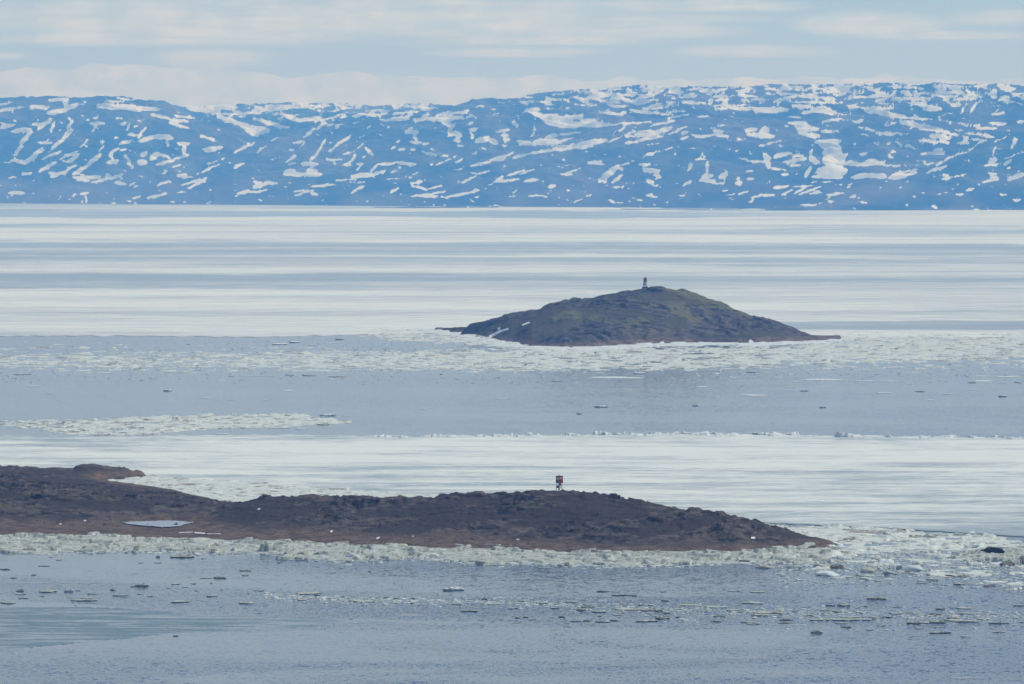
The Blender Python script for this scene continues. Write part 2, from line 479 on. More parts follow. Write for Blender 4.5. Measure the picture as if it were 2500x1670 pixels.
# snow patches of the hills, read off the slopes: start, end and half width, in four tiles of the slope chart
SNOW = [
 (0, "430,160,620,160,15;580,170,600,230,25;600,230,700,200,20;430,280,600,250,22;280,215,420,235,18;0,260,130,235,15;0,205,80,190,10;870,215,1200,225,25;1100,235,1430,245,20;950,175,1110,180,6;1040,145,1200,160,7;150,230,210,225,12;10,410,90,390,18;100,390,140,375,8;0,360,40,375,12;110,440,270,425,20;345,340,345,340,14;290,380,400,390,15;340,420,460,330,18;450,450,490,360,12;140,650,200,560,18;190,540,280,450,20;460,600,580,500,15;570,500,640,430,20;600,420,650,350,15;340,545,460,545,12;410,560,430,500,8;100,705,230,715,15;220,730,330,650,22;300,660,380,600,18;380,690,550,620,12;560,680,690,620,12;610,715,700,650,20;350,800,500,720,15;440,820,500,820,15;200,830,280,815,12;80,860,150,858,6;460,850,600,800,15;600,790,680,750,12;660,830,800,740,18;780,750,900,650,22;890,620,930,570,10;650,860,900,850,14;700,880,800,885,10;830,900,960,870,12;950,830,980,860,20;980,870,1100,825,14;1030,900,1130,920,14;1150,930,1210,900,9;970,720,1050,710,18;980,640,1070,590,12;990,650,1010,690,15;1120,650,1150,700,14;1150,690,1160,750,14;1080,610,1130,600,10;810,375,940,370,14;860,390,830,450,7;840,325,890,310,10;1040,325,1100,320,8;780,340,800,340,12;720,590,790,510,7;920,510,920,550,10;1090,380,1130,370,16;1130,430,1170,370,10;1150,470,1230,480,14;1250,530,1400,490,20;1400,490,1540,500,25;1490,530,1510,570,14;1240,500,1300,410,12;1070,550,1180,530,12;1240,720,1300,720,28;1260,650,1310,640,20;1360,690,1420,640,28;1400,740,1560,700,16;1560,690,1690,655,12;1600,550,1680,560,20;1650,570,1650,640,18;1440,650,1530,680,12;1360,290,1520,330,15;1520,350,1690,350,12;1520,370,1680,410,12;1570,300,1740,325,10;1800,480,1930,525,12;1820,600,1990,590,16;1840,620,1930,610,18;2080,640,2280,545,10;1690,230,2100,220,28;1700,250,2040,290,12;1950,310,2180,380,16;2150,380,2340,450,28;2200,420,2300,480,20;2040,290,2348,270,10;1850,740,2020,680,7;1760,830,1960,740,9;1590,840,1670,830,16;1640,860,1720,850,8;1620,930,1800,870,10;1700,955,1850,860,12;1400,930,1520,890,8;1450,820,1510,805,6;1550,760,1610,745,9;2090,770,2190,730,12;1320,1045,1500,995,11;1190,1040,1260,1020,8;80,995,220,995,15;100,1030,110,1010,8;720,1005,785,990,14;770,1020,780,1080,9;730,1060,735,1080,8;520,1050,540,1025,5;610,1050,630,1045,6;1860,1085,1890,1075,12;2280,890,2348,920,14;2270,950,2348,930,12;2130,1000,2230,975,14;2230,985,2348,980,10;1000,1085,1040,1080,8;1100,1060,1220,1075,5;1520,1075,1570,1070,5;1590,985,1660,985,5"),
 (620, "0,420,120,440,30;0,330,260,400,14;200,400,320,405,12;0,255,300,235,14;100,220,500,225,12;350,190,640,230,8;740,205,970,210,11;1250,210,1500,225,9;1420,230,1650,235,7;150,290,220,290,10;250,290,420,350,18;420,345,600,320,16;550,360,760,300,9;620,370,560,430,12;540,420,440,500,16;600,380,640,370,15;640,390,790,380,10;780,320,830,305,10;350,550,430,530,9;400,590,460,540,8;310,605,360,610,9;290,720,370,660,12;320,740,370,720,9;430,730,560,740,20;510,700,570,640,12;570,630,640,520,12;280,820,360,800,28;330,830,440,830,22;450,830,600,830,20;480,790,560,800,22;640,670,660,700,8;660,700,790,695,9;670,620,720,590,12;720,580,870,480,11;680,545,690,540,10;810,740,870,740,14;860,720,910,650,12;780,655,910,620,6;920,600,990,540,8;1000,590,1060,650,14;975,675,1010,655,6;930,740,980,735,12;930,790,950,750,10;880,850,1050,820,20;1050,800,1110,740,12;1110,740,1260,730,12;1260,725,1450,740,13;740,885,900,870,8;1000,850,1160,800,14;1220,810,1300,790,8;1230,605,1270,580,8;1290,610,1345,605,11;1270,540,1300,525,7;1360,450,1460,450,18;1400,420,1420,410,14;1430,480,1460,520,14;1410,540,1490,545,12;1510,555,1560,550,12;1400,605,1445,605,8;1500,620,1540,630,9;1540,640,1630,655,12;1670,665,1730,660,9;1160,350,1390,310,12;1250,330,1390,330,15;1220,290,1400,270,8;1430,340,1640,325,14;1500,300,1580,290,8;1600,340,1870,320,20;1700,350,1780,400,25;1750,420,1760,480,22;1730,490,1800,460,12;1800,450,1860,480,20;1820,500,1830,540,18;1650,290,1880,270,10;930,290,1000,285,10;1010,290,1100,300,16;890,375,940,350,5;1900,320,1960,300,11;1900,380,1960,360,10;1930,430,2000,430,14;1940,450,1960,510,14;2000,530,2100,500,25;2100,510,2180,555,22;2160,445,2290,430,13;2220,480,2270,475,12;2240,480,2250,540,14;2250,510,2290,520,12;2220,570,2270,570,9;2320,360,2348,380,14;1820,570,1880,580,9;2020,595,2080,600,6;1940,755,2120,715,11;2120,700,2250,670,18;2250,670,2330,630,9;2160,705,2280,695,8;1630,745,1760,690,7;1760,690,1820,660,5;1570,745,1600,740,11;1800,720,1870,690,10;1790,785,1890,790,6;1860,905,1990,840,9;1990,830,2110,800,9;1940,805,1980,820,6;2150,895,2330,880,12;2180,880,2240,840,12;2240,840,2348,820,9;1400,910,1540,880,10;1420,930,1540,960,12;1560,955,1690,930,8;1400,1028,1700,985,9;1500,1025,1660,1030,10;1720,1035,1900,1000,12;1880,1000,2020,970,9;1980,1030,2030,1025,7;1220,995,1290,945,10;870,995,970,935,12;920,960,980,935,14;520,940,720,915,11;350,985,480,965,7;440,990,540,970,9;370,1010,440,1005,8;505,1000,570,1005,12;0,935,120,910,15;100,900,210,910,14;0,985,120,965,7;300,900,340,900,6;1350,850,1440,855,7;1400,825,1490,810,6;850,905,990,895,5;2080,925,2150,920,6;20,635,60,600,7;60,600,110,570,6;150,530,220,495,7;140,695,240,670,5;1190,870,1300,868,5;1010,410,1050,400,6;2120,1110,2200,1105,5"),
 (1240, "110,180,390,175,8;330,150,490,155,6;160,250,280,245,15;200,260,350,330,22;330,310,480,340,35;360,360,600,390,35;480,330,660,310,20;600,380,900,380,25;880,385,1300,355,9;650,340,780,345,14;90,540,230,560,22;250,540,430,530,30;340,500,440,480,18;430,480,650,450,10;340,575,590,500,12;50,680,200,640,12;200,640,420,605,14;420,595,560,590,28;550,580,750,560,30;700,550,880,520,22;880,540,1000,500,7;1000,490,1150,480,10;1150,470,1320,450,28;1280,470,1460,410,22;1130,540,1280,490,12;1270,510,1400,480,10;1440,470,1600,400,8;1540,460,1610,450,12;1550,510,1610,490,10;1040,555,1110,540,10;940,445,1050,415,8;1050,465,1150,440,5;1260,395,1500,345,10;1400,330,1620,290,7;1090,250,1300,285,12;1200,270,1480,295,8;820,268,1030,295,11;1010,275,1060,280,12;620,140,720,190,14;700,150,900,120,14;720,200,800,210,9;830,170,1000,190,12;760,100,1000,120,12;940,140,1100,170,14;1060,110,1130,115,16;1120,190,1280,170,16;1150,150,1300,120,12;1200,80,1290,60,12;1300,70,1400,65,12;1300,110,1390,80,10;930,225,1080,210,9;1210,240,1370,200,12;1290,240,1530,205,8;1430,270,1600,260,8;1450,90,1570,90,14;1600,70,1750,65,8;1720,75,1880,90,14;1570,180,1620,180,12;1620,195,1820,190,8;1830,125,2040,130,10;1910,140,1960,200,18;1910,240,2030,205,15;2000,240,2348,240,14;2200,255,2348,270,14;2050,80,2150,90,8;2240,150,2348,165,10;2070,125,2230,130,7;1850,215,1900,240,6;60,350,75,390,12;75,400,100,390,8;240,400,235,430,10;205,490,240,450,11;730,725,830,725,16;780,735,880,735,8;830,880,980,760,28;850,895,880,895,12;980,770,1035,775,10;940,900,1000,850,14;960,890,1030,830,10;1010,745,1150,705,7;1180,685,1250,650,6;1250,650,1300,640,13;1310,630,1350,625,7;490,830,580,825,11;510,825,650,775,8;480,770,570,735,5;150,885,270,870,13;370,940,420,930,16;0,835,150,790,10;100,830,240,785,7;0,885,100,870,9;1180,740,1280,740,12;1220,790,1350,800,20;1320,830,1370,850,16;1240,880,1300,900,16;1290,920,1370,940,10;1330,870,1370,850,9;1720,880,1860,890,16;1740,850,1830,840,18;1780,820,1790,720,14;1800,710,1820,710,8;1610,795,1650,740,11;1680,695,1780,690,8;1720,690,1750,620,6;1570,930,1640,880,12;1900,850,1960,830,20;1940,880,1960,800,10;1840,910,1940,910,9;2050,910,2090,900,20;2060,880,2060,850,12;2070,680,2200,710,10;2180,710,2330,720,10;2290,720,2348,680,18;2130,440,2220,420,20;2150,470,2300,490,18;2260,450,2330,440,16;1840,440,1930,450,18;1660,495,1840,480,11;1850,480,1980,490,11;1840,410,1950,385,7;1390,605,1480,590,7;1220,570,1360,550,4;1610,595,1700,597,4;1700,315,1820,300,8;1240,1015,1340,1035,10;1260,1010,1290,1005,10;900,1055,950,1080,8;940,1080,1040,1088,5;1080,1065,1100,1070,8;1160,1055,1200,1060,9;600,1075,660,1045,8;190,1020,350,1025,9;520,1055,540,1060,7;700,1020,750,1010,7;880,930,1090,955,6;1020,945,1040,930,9;1520,1020,1590,1025,7;1950,1015,2030,1005,6;2060,1010,2160,975,8;2170,1035,2330,1005,8;1930,970,1970,970,9;1290,1105,1350,1100,6;30,1025,60,1020,6;2030,620,2060,620,8;1950,595,2000,595,4;2150,870,2200,870,12;2140,800,2200,790,10;2060,510,2130,510,8;2240,570,2348,555,10"),
 (1860, "0,260,230,250,22;100,180,170,180,6;220,175,720,188,8;270,215,450,225,12;360,280,460,260,16;450,250,600,250,28;560,275,680,285,16;680,290,800,290,9;240,315,350,320,8;540,355,700,330,12;700,335,840,355,10;830,360,910,340,14;780,215,880,225,14;880,230,1180,235,12;920,260,1150,280,18;1080,290,1280,310,18;1250,320,1500,335,9;1230,360,1390,380,20;1350,390,1560,420,24;1500,420,1680,450,16;1680,470,1760,475,10;870,405,960,410,8;930,420,1060,455,11;1060,460,1250,470,14;1270,460,1370,470,8;1410,520,1600,545,13;1510,480,1680,500,20;1600,520,1670,545,18;1090,385,1200,370,9;240,370,400,365,15;300,390,420,400,25;330,430,500,420,20;330,460,520,490,18;540,450,680,440,12;0,430,60,430,25;0,480,110,490,20;0,565,180,520,9;20,650,60,690,22;40,700,60,760,22;60,770,220,790,10;120,660,260,640,18;270,660,370,660,12;180,720,390,690,14;230,740,340,750,12;480,540,700,530,22;560,570,680,600,55;580,640,720,680,55;570,700,700,740,50;520,800,740,800,45;460,850,720,850,18;450,600,430,650,10;430,680,500,720,25;440,760,390,850,16;740,730,860,730,20;850,740,1100,720,20;940,710,1030,710,18;1050,745,1320,752,8;810,860,900,830,18;850,840,1100,840,20;1000,850,1110,860,10;1140,860,1250,820,18;1180,870,1390,810,14;1230,810,1390,785,9;170,830,240,830,12;1430,640,1660,635,15;1550,600,1620,600,10;1380,710,1470,712,7;1380,750,1560,720,6;1560,750,1700,670,12;1700,670,1890,600,8;1890,590,2000,520,6;1460,815,1660,750,10;1540,800,1640,770,9;870,660,940,640,12;1000,550,1050,548,11;1120,555,1150,550,8;1200,540,1260,560,12;1290,565,1330,580,14;1330,585,1410,595,6;1130,672,1180,672,8;1160,628,1200,628,10;1760,375,1950,395,10;1920,420,2100,415,11;1820,455,1960,465,12;1950,470,2080,490,11;1720,430,1800,435,8;1750,545,1850,550,10;1800,530,1840,520,10;1870,515,2000,525,10;1790,490,1850,500,10;2080,540,2150,510,6;2220,460,2140,520,4;2230,600,2250,560,12;2250,550,2290,510,12;2260,490,2280,510,7;2000,750,2150,735,12;2040,720,2100,690,20;2070,650,2090,580,9;2170,740,2230,700,14;2150,700,2340,625,6;2200,770,2230,780,12;2030,820,2100,830,14;2050,860,2120,870,18;1970,900,2080,870,9;2210,870,2348,830,16;2250,850,2340,820,12;1620,870,1700,860,12;1700,850,1850,820,5;1590,830,1670,830,7;100,960,240,935,10;100,950,160,940,12;170,1015,280,960,8;280,1005,400,940,8;330,1010,520,940,10;320,935,470,930,6;440,1005,520,980,12;590,1015,700,1000,12;640,1000,740,1000,6;770,1045,840,1000,5;820,1040,850,1005,5;850,1045,885,1025,5;0,1020,110,1010,8;350,1100,490,1098,7;600,1070,650,1072,10;850,1080,940,1080,8;500,1090,550,1085,6;1740,970,1780,965,7;1740,1005,1840,1000,10;1830,970,1900,955,9;1570,1000,1670,995,5;1420,985,1460,1000,5;1520,1112,1570,1110,9;1440,1110,1480,1112,4;2250,1050,2330,1060,11;2140,1010,2200,1012,6;1900,1150,1940,1145,8;410,900,490,900,5;540,900,640,895,5;680,922,715,925,6;1200,50,1380,45,9;950,60,1050,90,10;940,130,1200,120,11;1020,170,1110,165,14;1180,150,1500,150,14;1350,180,1600,250,16;1450,240,1600,240,20;1600,150,1720,200,10;1700,200,1780,205,14;1640,30,1830,40,10;1500,110,1800,90,9;1630,130,1750,130,8;1720,160,1980,130,10;1800,110,2100,100,9;2100,30,2250,60,12;2110,160,2200,160,10;2200,160,2230,190,10;1770,290,1830,200,8;1870,265,1930,180,8;1570,320,1710,265,6;1580,335,1700,358,5;2060,290,2180,280,12;2050,370,2180,375,14;550,90,840,70,10;560,60,810,35,10;160,70,360,40,9;130,90,350,130,8;330,130,500,100,8;550,150,660,150,12;740,160,860,130,8;2250,120,2330,110,9;2290,360,2348,350,12"),
]


def snow_chart():
    """signed snow field over the hill face, 2 px cells"""
    U, V = np.meshgrid(np.arange(-40, 2544, 2.0), np.arange(190, 524, 1.5))
    wu = U + fbm(U / 24, V / 14, 5, 0.75, 20) * 2.6
    wv = V + fbm(U / 24, V / 14, 5, 0.75, 30) * 1.7
    S = np.full_like(U, -1.0)
    k = 640 / 2348.0
    for off, txt in SNOW:
        for item in txt.split(';'):
            x1, y1, x2, y2, r = (float(a) * k for a in item.split(','))
            x1, x2, y1, y2, r = x1 + off, x2 + off, y1 + 200, y2 + 200, r * 1.0 + 0.3
            c0, c1 = int((min(x1, x2) - r - 26 + 40) / 2), int((max(x1, x2) + r + 26 + 40) / 2)
            r0, r1 = int((min(y1, y2) - r - 16 - 190) / 1.5), int((max(y1, y2) + r + 16 - 190) / 1.5)
            sl = np.s_[max(r0, 0):max(r1, 1), max(c0, 0):max(c1, 1)]
            a, b = wu[sl], wv[sl]
            dx, dy = x2 - x1, y2 - y1
            t = np.clip(((a - x1) * dx + (b - y1) * dy) / max(dx * dx + dy * dy, 1e-6), 0, 1)
            taper = 1.0 - 0.35 * np.abs(2 * t - 1) ** 2
            d = np.hypot(a - x1 - t * dx, b - y1 - t * dy)
            S[sl] = np.maximum(S[sl], (r * taper - d) / 3.2)
    # small flecks, slanting on the lower slopes and level near the tops
    lo = fbm((U + 0.9 * V) / 26, (V * 1.0 - 0.35 * U) / 9, 4, 0.55, 40)
    hi = fbm(U / 34, V / 6.5, 4, 0.55, 50)
    skyl = np.interp(U, *SKYLINE)
    up = sstep(V - skyl, 70, 20) * sstep(U, 1150, 1450) + 0.8 * sstep(V - skyl, 45, 15) * sstep(U, 460, 560) * sstep(U, 1250, 1000)
    S = np.maximum(S, np.where(up > 0.02, (hi - 0.62 + 0.50 * up) * 1.1, -1))
    S = np.maximum(S, (lo - 0.72) * 1.2)
    fine = fbm((U + 0.7 * V) / 9, (V - 0.3 * U) / 4, 3, 0.6, 45)
    S = S + 0.30 * fine
    return S


def curve(txt):
    a = np.array([[float(q) for q in p.split(':')] for p in txt.split()])
    return a[:, 0], a[:, 1]


LEFT_HILL = curve('-3500:300 -1500:262 -600:244 0:238 60:235 120:233 160:237 200:238 260:233 300:235 345:243 400:246 425:254 450:264 480:279 540:303 600:326 640:342 720:400 800:470')
BACK_RIDGE = curve('-3500:300 300:290 430:262 470:257 520:256 600:253 650:252 700:249 760:250 850:253 920:258 1000:252 1060:253 1110:257 1200:262 2000:290 6000:300')
MAIN_HILL = curve('520:380 570:350 620:336 700:308 760:288 820:272 900:264 1000:260 1100:258 1125:253 1150:243 1180:239 1240:240 1270:240 1300:228 1345:222 1420:219 1500:212 1560:207 1640:211 1690:209 1780:213 1850:208 1880:205 1950:205 2050:204 2120:203 2165:201 2230:206 2290:200 2330:204 2400:205 2450:203 2500:206 2700:212 3200:230 4000:250 6000:300')
RIGHT_SPUR = curve('2190:470 2240:428 2300:402 2360:372 2420:346 2480:315 2540:290 2650:265 2900:250 3600:270 5000:330')
LOW_LEFT = curve('-3500:470 -800:450 -200:442 0:437 150:436 230:440 300:451 400:466 480:480 530:488 570:500')
LOW_RIGHT = curve('1830:513 1900:507 1950:503 2020:499 2080:496 2150:499 2230:505 2320:508 2420:511 2600:507 3200:500 5000:490')
LOW_MID = curve('870:508 930:505.6 1000:504.2 1060:504.8 1130:504.4 1190:505.5 1260:508')
SKERRIES = curve('1470:512.5 1530:510.2 1570:509.2 1640:510.6 1700:509.4 1780:510.0 1850:512')
_su = np.arange(-3500, 6001, 10.0)
SKYLINE = (_su, np.minimum.reduce([np.interp(_su, *c, left=900, right=900) for c in (LEFT_HILL, BACK_RIDGE, MAIN_HILL)]))


def hills():
    u = np.concatenate([np.arange(-3500, -60, 40.0), np.arange(-60, 2561, 2.7), np.arange(2600, 6001, 40.0)])
    y = np.concatenate([np.linspace(12450, 17400, 760), np.linspace(17410, 21500, 240)])
    U, Y = np.meshgrid(u, y)
    X = (U - UC) / F * Y
    shore = F * CAMH / (np.interp(U, [0, 1250, 2500], [496.5, 505, 513]) - HOR)
    shore = shore + fbm(X / 420, X * 0 + 3, 3, 0.4, 2) * 150
    h = np.full_like(U, -4.0)

    def ridge(c, yc, yf, p, back, lo=-30):
        v = np.interp(U, *c, left=900, right=900)
        hc = CAMH - (v - HOR) * yc / F
        t = np.clip((Y - yf) / (yc - yf), -0.02, 1)
        front = np.where(t < 0, t * 200, hc * (1 - (1 - np.clip(t, 0, 1)) ** p))
        bk = hc * np.clip(1 - ((Y - yc) / back) ** 2, -0.1, 1)
        r = np.where(Y < yc, front, bk)
        return np.where(v > 600, -4, np.where(hc <= 0, -4, r))
    gul = fbm(X / 520, Y / 700, 5, 0.5, 8)
    gx = fbm((X + 0.8 * Y) / 230, (Y - 0.4 * X) / 520, 4, 0.55, 14, True)
    for c, yc, yf, p, bk in ((LEFT_HILL, 17200.0, shore + 150, 1.8, 2600), (BACK_RIDGE, 19800.0, shore + 1500, 1.5, 3000),
                             (MAIN_HILL, 17000.0, shore, 1.7, 3500), (RIGHT_SPUR, 15600.0, shore, 1.5, 1300),
                             (LOW_LEFT, 15850.0, shore, 1.3, 500), (LOW_RIGHT, 13350.0, np.full_like(U, 12960.0), 1.3, 260),
                             (LOW_MID, 13900.0, np.full_like(U, 13780.0), 1.3, 120), (SKERRIES, 13300.0, np.full_like(U, 13220.0), 1.3, 90)):
        h = np.maximum(h, ridge(c, yc + (120 * gul if bk > 150 else 0), yf, p, bk))
    amp = sstep(h, 4, 120)
    h = h + np.where(h > 0, amp * (gul * 32 + gx * 22 - 15) + sstep(h, 1, 40) * (fbm(X / 90, Y / 130, 4, 0.5, 3) * 3.5), 0)
    v = HOR + (CAMH - h) * F / Y
    cur = np.min(v, 0)
    ui = np.argmin(v, 0)
    tgt = np.interp(u, *SKYLINE) + fbm(u / 60, u * 0, 4, 0.6, 4) * 1.8
    yy = y[ui]
    k = (CAMH - (tgt - HOR) * yy / F) / np.maximum(CAMH - (cur - HOR) * yy / F, 20)
    k = np.convolve(np.pad(k, 4, 'edge'), np.ones(9) / 9, 'valid')
    h = np.where(h > 0, h * (1 + (k[None, :] - 1) * sstep(h, 20, 160)), h)
    # gather the rows where the slope is steep, so that every part of the face is finely divided
    v = HOR + (CAMH - h) * F / Y
    step = np.abs(np.diff(v, axis=0)) + 0.0035 * np.diff(Y, axis=0)
    arc = np.concatenate([np.zeros((1, len(u))), np.cumsum(step, 0)])
    arc /= arc[-1]
    ker = np.ones(15) / 15
    arc = np.stack([np.convolve(np.pad(row, 7, 'edge'), ker, 'valid') for row in arc])
    q = np.linspace(0, 1, 430)
    Yn = np.stack([np.interp(q, arc[:, j], y) for j in range(len(u))], 1)
    h = np.stack([np.interp(Yn[:, j], y, h[:, j]) for j in range(len(u))], 1)
    U, Y = np.broadcast_to(u, Yn.shape), Yn
    X = (U - UC) / F * Y
    v = HOR + (CAMH - h) * F / Y
    S = snow_chart()
    fu, fv = np.clip((U + 40) / 2, 0, S.shape[1] - 1.01), np.clip((v - 190) / 1.5, 0, S.shape[0] - 1.01)
    i, j = fv.astype(int), fu.astype(int)
    a, b = fv - i, fu - j
    s = (S[i, j] * (1 - b) + S[i, j + 1] * b) * (1 - a) + (S[i + 1, j] * (1 - b) + S[i + 1, j + 1] * b) * a
    inside = sstep(U, -40, -10) * sstep(U, 2540, 2515)
    rest = fbm((X + Y) / 320, (Y - X) / 130, 5, 0.55, 60) - 0.34
    s = np.where(inside > 0.5, s, rest)
    s = np.clip(s, -1, 1)
    verts = np.stack([X, Y, h], -1).reshape(-1, 3)
    f = grid_faces(len(q), len(u), h > -3.5)
    verts, f, at = compact(verts, f, {'snow': s})
    o = link('hills', verts, f, M['hills'], attrs=at)
    return tag(o, 'long line of dark hills streaked with snow across the bay', kind='structure')


hills()


def table_height(U, Y, table):
    """heights from profiles (distance, height) given at some columns"""
    us = sorted(table)
    prof = {k: np.interp(Y[:, 0], [p[0] for p in table[k]], [p[1] for p in table[k]], left=-2, right=-2) for k in us}
    P = np.stack([prof[k] for k in us], 1)
    j = np.clip(np.searchsorted(us, U[0]) - 1, 0, len(us) - 2)
    ua = np.array(us, float)
    t = np.clip((U[0] - ua[j]) / (ua[j + 1] - ua[j]), 0, 1)
    t = t * t * (3 - 2 * t) * 0.5 + t * 0.5
    return P[:, j] * (1 - t) + P[:, j + 1] * t


NEAR = {
 -520: [(1508, -2), (1518, 0), (1560, 1), (1600, 4), (1650, 6), (1750, 4), (1840, 3.4), (1856, 0), (1866, -2)],
 0: [(1512, -2), (1522, .2), (1575, 1.2), (1600, 3.5), (1645, 5.6), (1750, 4.0), (1825, 3.5), (1846, 1.5), (1856, -2)],
 175: [(1514, -2), (1525, .2), (1575, 1.0), (1602, 3.5), (1645, 5.2), (1740, 3.2), (1800, 2.0), (1826, 3.0), (1842, 1), (1850, -2)],
 200: [(1514, -2), (1525, .2), (1575, 1.0), (1602, 3.5), (1645, 5.2), (1740, 3.2), (1800, 2.0), (1826, 4.0), (1842, 1), (1850, -2)],
 300: [(1516, -2), (1526, .2), (1574, .85), (1584, .9), (1606, 3.7), (1645, 4.8), (1740, 2.5), (1788, .8), (1797, -1), (1812, -1), (1818, .6), (1830, 3.0), (1840, 1), (1848, -2)],
 345: [(1515, -2), (1525, .2), (1570, .8), (1588, .8), (1610, 3.7), (1645, 4.6), (1740, 2), (1782, .4), (1789, -2), (1820, -2), (1827, .4), (1835, 2.0), (1840, 0), (1845, -2)],
 362: [(1515, -2), (1524, .2), (1570, .8), (1588, .8), (1612, 3.8), (1645, 4.5), (1740, 2), (1778, .3), (1785, -2), (1828, -2), (1834, .1), (1840, -2)],
 372: [(1514, -2), (1523, .2), (1570, .8), (1588, .8), (1612, 3.8), (1645, 4.5), (1740, 1.9), (1775, .3), (1782, -2)],
 420: [(1511, -2), (1520, .2), (1568, .8), (1590, .85), (1614, 4), (1650, 4.4), (1720, 2), (1757, .4), (1763, -2)],
 490: [(1502, -2), (1511, .2), (1562, .9), (1582, 1.0), (1608, 3.9), (1640, 3.8), (1700, 1.4), (1722, .3), (1729, -2)],
 558: [(1497, -2), (1506, .2), (1558, 1.2), (1600, 3.8), (1635, 3.2), (1675, 1.0), (1690, .2), (1697, -2)],
 650: [(1492, -2), (1502, .2), (1545, 1.5), (1575, 4.2), (1606, 6.2), (1660, 1.2), (1676, -2)],
 750: [(1488, -2), (1497, .2), (1535, 1.6), (1570, 4.6), (1600, 7.0), (1650, 1.8), (1666, -2)],
 850: [(1481, -2), (1490, .2), (1528, 1.8), (1560, 4.6), (1590, 7.0), (1645, 1.8), (1660, -2)],
 1000: [(1472, -2), (1481, .2), (1512, 1.8), (1545, 4.8), (1575, 7.6), (1630, 2), (1648, -2)],
 1100: [(1466, -2), (1475, .2), (1506, 1.9), (1536, 5.8), (1566, 9.1), (1625, 2), (1642, -2)],
 1330: [(1456, -2), (1464, .2), (1496, 1.9), (1526, 7.0), (1555, 10.6), (1610, 2), (1630, -2)],
 1450: [(1453, -2), (1461, .2), (1490, 2.1), (1520, 7.4), (1550, 10.9), (1605, 2), (1625, -2)],
 1560: [(1454, -2), (1462, .3), (1486, 2.5), (1510, 6.4), (1536, 9.1), (1590, 2), (1612, -2)],
 1700: [(1457, -2), (1466, .3), (1482, 2.4), (1502, 6.0), (1521, 8.0), (1570, 2), (1595, -2)],
 1800: [(1462, -2), (1471, .3), (1482, 2.4), (1497, 5.2), (1511, 6.7), (1550, 2), (1575, -2)],
 1900: [(1469, -2), (1477, .2), (1486, 1.8), (1496, 3.3), (1506, 4.0), (1530, 1.5), (1550, -2)],
 1990: [(1474, -2), (1482, .3), (1490, 1.9), (1502, 2.2), (1515, .8), (1525, -2)],
 2030: [(1480, -2), (1487, .2), (1494, 1.0), (1504, 1.1), (1512, .2), (1520, -2)],
 2052: [(1480, -2), (1520, -2)],
}


def island_mesh(name, table, u0, u1, du, y0, y1, ny, rough, mat, beach_h, grass_fn, snow_fn=None, ledge=1.0):
    u = np.arange(u0, u1, du)
    y = np.linspace(y0, y1, ny)
    U, Y = np.meshgrid(u, y)
    X = (U - UC) / F * Y
    h = table_height(U, Y, table)
    a = sstep(h, -0.2, 1.6)
    big = sstep(h, 1.5, 4.5)
    s = ledge
    q = fbm(X / (14 * s), Y / (16 * s), 4, 0.5, 3)
    f1, f2, cx, cy_, px, py = voro(X / (5.2 * s) + 0.5 * q, Y / (6.5 * s) + 0.4 * q, 5)
    blocks = (hsh(cx, cy_, 9) - 0.5) * sstep(f2 - f1, 0.0, 0.25)
    g1, g2, ex, ey, _, _ = voro(X / (1.7 * s) + q, Y / (2.3 * s), 8)
    small = (hsh(ex, ey, 3) - 0.4) * sstep(g2 - g1, 0.0, 0.3)
    patch = sstep(fbm((X + 0.4 * Y) / (34 * s), (Y - 0.2 * X) / (24 * s), 4, 0.55, 12), -0.22, 0.22)
    tt = (Y + 0.45 * X) / (9 * s) + 1.1 * q
    fr = tt - np.floor(tt)
    ledges = (sstep(fr, 0.0, 0.22) - fr) * (0.4 + 1.2 * hsh(np.floor(tt), np.floor(X / (17 * s) + 0.6 * q), 4))
    h = h + rough * (a * (0.40 * small * (0.4 + 0.6 * patch) + 0.22 * fbm(X / (2.5 * s), Y / (3 * s), 3, 0.5, 6))
                     + big * (0.75 * q + 1.0 * blocks * patch + 1.5 * ledges * (0.15 + 0.85 * patch) + 0.30 * fbm(X / (5 * s), Y / (6 * s), 3, 0.5, 16, True)))
    v = HOR + (CAMH - h) * F / Y
    beach = 0.5 + (beach_h - h) / beach_h * 0.9
    at = {'crag': patch, 'beach': np.clip(beach, -1, 1), 'grass': grass_fn(U, v, X, Y, h), 'snow': np.zeros_like(h) if snow_fn is None else snow_fn(U, v)}
    verts = np.stack([X, Y, h], -1).reshape(-1, 3)
    f = grid_faces(len(y), len(u), h > -0.6)
    verts, f, at = compact(verts, f, at)
    ob = link(name, verts, f, mat, attrs=at)
    return ob, (u, y, h)


def near_grass(U, v, X, Y, h):
    g = fbm(X / 30, Y / 30, 3, 0.5, 21) * 0.4 + 0.02
    return g + 0.30 * sstep(U, 500, 0) * sstep(v, 1170, 1200) * sstep(v, 1290, 1240)


def pts_snow(L):
    def fn(U, v):
        s = np.zeros_like(U)
        for x1, y1, x2, y2, r in L:
            dx, dy = x2 - x1, y2 - y1
            t = np.clip(((U - x1) * dx + (v - y1) * dy) / max(dx * dx + dy * dy, 1e-6), 0, 1)
            s = np.maximum(s, np.clip(0.55 + (r - np.hypot(U - x1 - t * dx, v - y1 - t * dy)) / 4.0, 0, 1))
        return s
    return fn


